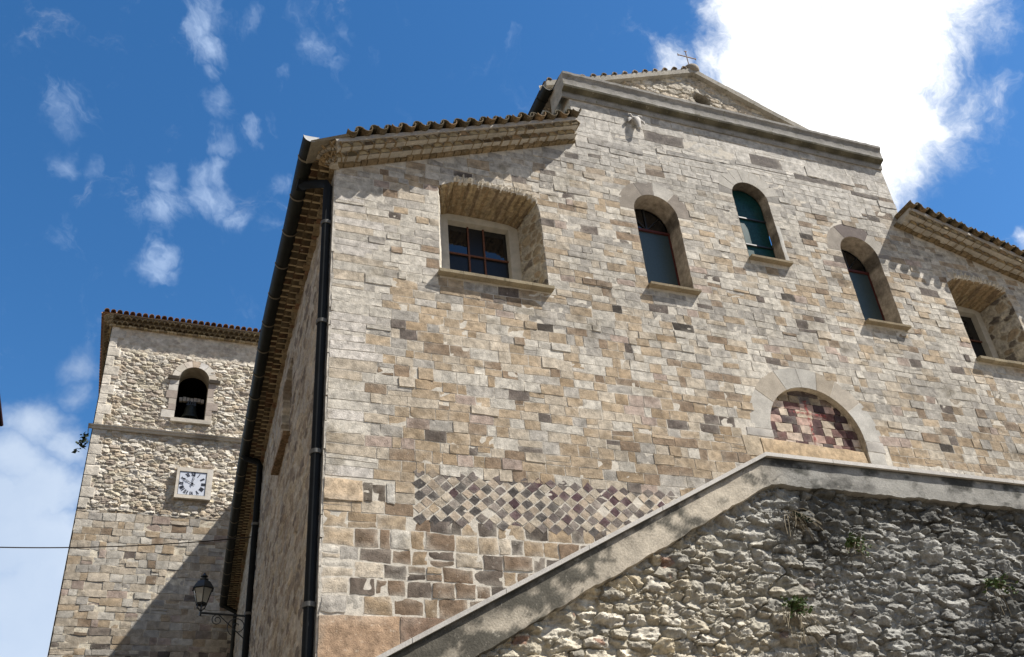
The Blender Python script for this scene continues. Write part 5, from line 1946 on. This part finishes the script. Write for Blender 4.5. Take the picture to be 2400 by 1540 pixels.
bt = np.stack([U[0], np.full(len(ul_), SY + .3), zt_[0] - .0], -1); fb = np.stack([U[-1], SY - W[-1], V[-1]], -1)
mb.grid(np.stack([fb, bt]), (.4, .36, .3))
bb = np.stack([U[0], np.full(len(ul_), SY + .3), zb_[0] * 0 + np.minimum(zt_[0] - 1.1, 6)], -1)
mb.grid(np.stack([bt, bb]), (.5, .45, .36))
mb.grid(np.stack([np.stack([U[0], SY - W[0], V[0]], -1), np.stack([U[0], np.full(len(ul_), SY + .25), V[0]], -1)])[::-1], (.2, .18, .15))
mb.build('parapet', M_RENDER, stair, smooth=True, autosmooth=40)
# coping slabs: the flight, then the level landing
mb = MB()
rc = random.Random(2)


def slab(x0, z0, x1, z1, c):
    f, b_ = SY - .145, SY + .34
    t = .05
    mb.hexa([(x0, f, z0 - t), (x1, f, z1 - t), (x1, b_, z1 - t), (x0, b_, z0 - t), (x0, f, z0), (x1, f, z1), (x1, b_, z1), (x0, b_, z0)], c)


x = -7.4
cutsx = [-7.4]
while cutsx[-1] < CX - .9:
    cutsx.append(cutsx[-1] + rc.uniform(.85, 1.05))
cutsx[-1] = CX
for a, b_ in zip(cutsx[:-1], cutsx[1:]):
    slab(a + .003, cap(a + .003), b_ - (.003 if b_ < CX else 0), cap(b_ - .003) if b_ < CX else CZ, np.array((.52, .50, .465)) * rc.uniform(.93, 1.05))
x = CX
while x < 15.4:
    l = rc.uniform(.9, 1.1)
    slab(x + (.003 if x > CX else 0), CZ, x + l - .003, CZ, np.array((.53, .51, .475)) * rc.uniform(.93, 1.05))
    x += l
mb.build('coping', M_COPING, stair)
# treads and landing behind the parapet
mb = MB()
ns = 36
for k in range(ns):
    xa = CX - (k + 1) * .318; z = 6.0 - k * .1722
    if z < .2: break
    mb.box((xa, SY + .35, 0 if k % 6 == 0 else z - .4), (xa + .317, -.05, z - .1722 + .0), np.array((.5, .47, .42)))
mb.box((CX, SY + .35, 5.6), (15.4, -.05, 6.0), (.5, .47, .42))
mb.build('steps', M_COPING, stair)
mb = MB()
mb.box((15.2, SY + .1, 0), (15.5, -.05, 5.59), (.42, .38, .3))
mb.build('end_wall', M_RUBBLE_SIDE, stair)

# ================================================================== WALL LANTERN
LY = 12.4
LXR = float(wx(LY))
lamp = thing('wall_lantern', 'black iron lantern with glass sides on a scrolled wall bracket', 'street lamp', (LXR, LY, 9.93))
ex, ez = -.67, 9.93
mb = MB()
mb.tube([(ex, LY, ez + .02), (LXR + .05, LY, ez - .02)], .026, 8)
mb.build('bracket_arm', M_IRON, lamp, smooth=True, autosmooth=50)
mb = MB()
sc = lambda pts, r_: mb.tube([(x, LY, z) for x, z in pts], r_, 6)
sc([(ex + .42, ez + .0), (LXR - .02, ez - .62)], .013)


def spiral(cx_, cz_, r0, r1, a0, turns, n=26):
    return [(cx_ + (r0 + (r1 - r0) * k / n) * math.cos(a0 + turns * 2 * math.pi * k / n), cz_ + (r0 + (r1 - r0) * k / n) * math.sin(a0 + turns * 2 * math.pi * k / n)) for k in range(n + 1)]


sc(spiral(ex + .40, ez - .14, .135, .035, math.pi / 2, 1.45), .012)
sc(spiral(LXR - .26, ez - .28, .05, .25, math.pi * .2, 1.6), .012)
mb.tube([(LXR - .03, LY, ez + .12), (LXR - .03, LY, ez - .75)], .018, 6)
mb.build('scroll', M_IRON, lamp)
HEX = [math.pi / 6 + math.pi / 3 * k for k in range(6)]


def hexring(r_, z): return [(ex + r_ * math.cos(a), LY + r_ * math.sin(a), ez + z) for a in HEX]


def hexshell(mb, levels, cap=True):
    v = []; f = []
    for r_, z in levels: v += hexring(r_, z)
    for i in range(len(levels) - 1):
        for k in range(6):
            f.append((i * 6 + k, i * 6 + (k + 1) % 6, (i + 1) * 6 + (k + 1) % 6, (i + 1) * 6 + k))
    if cap: f += [tuple(range(6))[::-1], tuple((len(levels) - 1) * 6 + k for k in range(6))]
    mb.add(v, f)


mb = MB()
hexshell(mb, [(.27, .615), (.285, .60), (.27, .625), (.17, .78), (.12, .81), (.115, .86), (.06, .87)])
mb.lathe([(.05, .86), (.045, .90), (.085, .92), (.09, .935), (.05, .97), (.012, 1.03)], (ex, LY, ez), 14)
hood = mb.build('lantern_hood', M_IRON, lamp)
mb = MB()
top_, bot_ = hexring(.245, .60), hexring(.135, .24)
for a, b_ in zip(top_, bot_):
    mb.tube([a, b_], .013, 6)
for k in range(6):
    mb.tube([bot_[k], bot_[(k + 1) % 6]], .016, 6); mb.tube([top_[k], top_[(k + 1) % 6]], .014, 6)
hexshell(mb, [(.14, .215), (.14, .235)])
mb.tube([(ex, LY, ez - .05), (ex, LY, ez + .1)], .024, 8)
for k in range(6):
    a = HEX[k]
    mb.tube([(ex, LY, ez + .04), (ex + .05 * math.cos(a), LY + .05 * math.sin(a), ez + .10), (ex + .11 * math.cos(a), LY + .11 * math.sin(a), ez + .15), (ex + .10 * math.cos(a), LY + .10 * math.sin(a), ez + .22)], .012, 5)
mb.build('lantern_frame', M_IRON, lamp)
for k in range(6):
    mb = MB()
    a, b_, c, d = top_[k], top_[(k + 1) % 6], bot_[(k + 1) % 6], bot_[k]
    mb.add([a, b_, c, d], [(0, 1, 2, 3)])
    mb.build('glass_pane', M_GL_LAMP, lamp)
mb = MB()
mb.lathe([(.02, .26), (.05, .30), (.055, .42), (.03, .48), (.0, .49)], (ex, LY, ez), 12)
mb.build('bulb', plain_mat('frosted_bulb', (.7, .7, .68), .4), lamp, smooth=True)

# ================================================================== NEIGHBOURING HOUSE (edge of its roof shows at the left)
house = thing('neighbouring_house', 'house whose dark maroon roof edge just shows at the left border', 'house', (-9, 6, 0))
mb = MB()
mb.box((-14, -2, 0), (-6.42, 12.6, 14.55))
mb.build('house_wall', M_HOUSE, house)
for k in range(4):
    for j in range(3):
        mb = MB()
        y0_, z0_ = .4 + k * 3.0, 2 + j * 4.1
        for q_ in range(2):
            ya_ = y0_ + q_ * .56
            mb.box((-6.419, ya_, z0_), (-6.37, ya_ + .54, z0_ + 1.7))
            for l_ in range(11):
                mb.box((-6.3695, ya_ + .06, z0_ + .08 + l_ * .145), (-6.355, ya_ + .48, z0_ + .17 + l_ * .145))
        mb.build('shutter', M_MAROON, house)
mb = MB()
mb.box((-14.4, -2.4, 14.56), (-6.07, 12.95, 14.80))
mb.tube([(-6.04, -2.4, 14.80), (-6.04, 12.95, 14.80)], .05, 8)
mb.build('roof_eave', M_MAROON, house)
mb = MB()
mb.add([(-14.4, -2.4, 14.81), (-6.1, -2.4, 14.81), (-6.1, 12.9, 14.81), (-14.4, 12.9, 14.81), (-10.2, -2.4, 16.2), (-10.2, 12.9, 16.2)], [(0, 1, 4), (2, 3, 5), (1, 2, 5, 4), (3, 0, 4, 5)], (.3, .18, .12))
mb.build('house_roof', M_TILE, house)

# ---- overhead cable
mb = MB()
A = Vector((-6.40, 10.8, 10.63)); B = Vector((float(wx(10.8)) - .0, 10.8, 11.33))
pts = []
for k in range(31):
    t = k / 30
    p = A.lerp(B, t); p.z -= .62 * t * (1 - t)
    pts.append(p)
mb.tube(pts, .014, 6)
tag(mb.build('overhead_cable', M_WIRE), 'thin dark cable slung across the bell tower to the church side wall', 'cable')

# ================================================================== WEEDS


def weed(name, label, x, y, z, size, nleaf, seed, mat=M_LEAF, droop=.4, dry=0, group=None, leafl=.05, side=None):
    r_ = random.Random(seed)
    t = thing(name, label, 'plant', (x, y, z), group)
    ms, ml = MB(), MB()
    nst = max(4, nleaf // 9)
    for k in range(nst):
        a = r_.uniform(0, math.pi * 2)
        out = Vector((math.cos(a) * .8, -abs(math.sin(a)) * .8 - .25, r_.uniform(-.5, .9)))
        if side: out = Vector((-abs(math.cos(a)) - .3, math.sin(a) * .5 - .1, r_.uniform(-.5, .7)))
        out.normalize()
        L = size * r_.uniform(.5, 1.1)
        pts = []
        for i in range(5):
            s = i / 4
            p = Vector((x, y, z)) + Vector((r_.uniform(-.03, .03), 0, r_.uniform(-.03, .03))) * size + out * L * s + Vector((0, 0, -droop * L * s * s))
            pts.append(p)
        ms.tube(pts, [.006, .005, .004, .003, .002], 4, cap=False)
        for i in range(max(2, nleaf // nst)):
            s = r_.uniform(.15, 1.0) * 4
            i0 = min(3, int(s)); p = pts[i0].lerp(pts[i0 + 1], s - i0)
            d = Vector((r_.gauss(0, 1), r_.gauss(-.4, .8), r_.gauss(.1, 1))).normalized()
            n_ = d.cross(Vector((r_.gauss(0, 1), r_.gauss(0, 1), r_.gauss(0, 1)))).normalized()
            l = leafl * r_.uniform(.6, 1.3); w_ = l * .34
            up_ = d.cross(n_)
            ml.add([p, p + d * l * .45 + n_ * w_ + up_ * w_ * .3, p + d * l - up_ * w_ * .2, p + d * l * .45 - n_ * w_ + up_ * w_ * .3], [(0, 1, 2), (0, 2, 3)])
    ms.build('stems', M_DRY, t)
    ml.build('leaves', mat, t)
    if dry:
        md = MB()
        for k in range(dry):
            a = r_.uniform(-1, 1)
            L = size * r_.uniform(.6, 1.7)
            pts = [Vector((x + r_.uniform(-.12, .12), y, z + r_.uniform(-.05, .08)))]
            d = Vector((a * .6, -.5, r_.uniform(-.9, .2)))
            for i in range(4):
                pts.append(pts[-1] + d * L * .25); d.z -= .35; d.x += r_.uniform(-.2, .2)
            md.tube(pts, .0035, 3, cap=False)
        md.build('dry_stalks', M_DRY, t)
    return t


G = 'weeds rooted in the rubble wall'
FY = SY - .08
weed('wall_weed', 'bright green weed with trailing dry stalks, lowest on the rubble wall', 4.69, FY, 4.98, .27, 230, 1, dry=34, group=G)
weed('wall_weed', 'loose straggling green weed high on the rubble wall under the parapet corner', 5.74, FY, 5.80, .28, 170, 2, dry=8, group=G, leafl=.045)
weed('wall_weed', 'compact green weed nearest the right border of the rubble wall', 7.70, FY, 5.42, .26, 180, 3, dry=5, group=G)
weed('dry_grass_tuft', 'dry brown grass tuft with little green, on the dark patch just below the parapet', 5.02, FY, 6.12, .18, 40, 4, mat=M_LEAF_DARK, dry=50)
weed('tower_weed', 'dark leafy weed jutting into the sky from the left edge of the bell tower', float(tl(19.4)) - .05, TY + .05, 19.45, .50, 42, 6, mat=M_LEAF_DARK, droop=.5, leafl=.17, side=True)
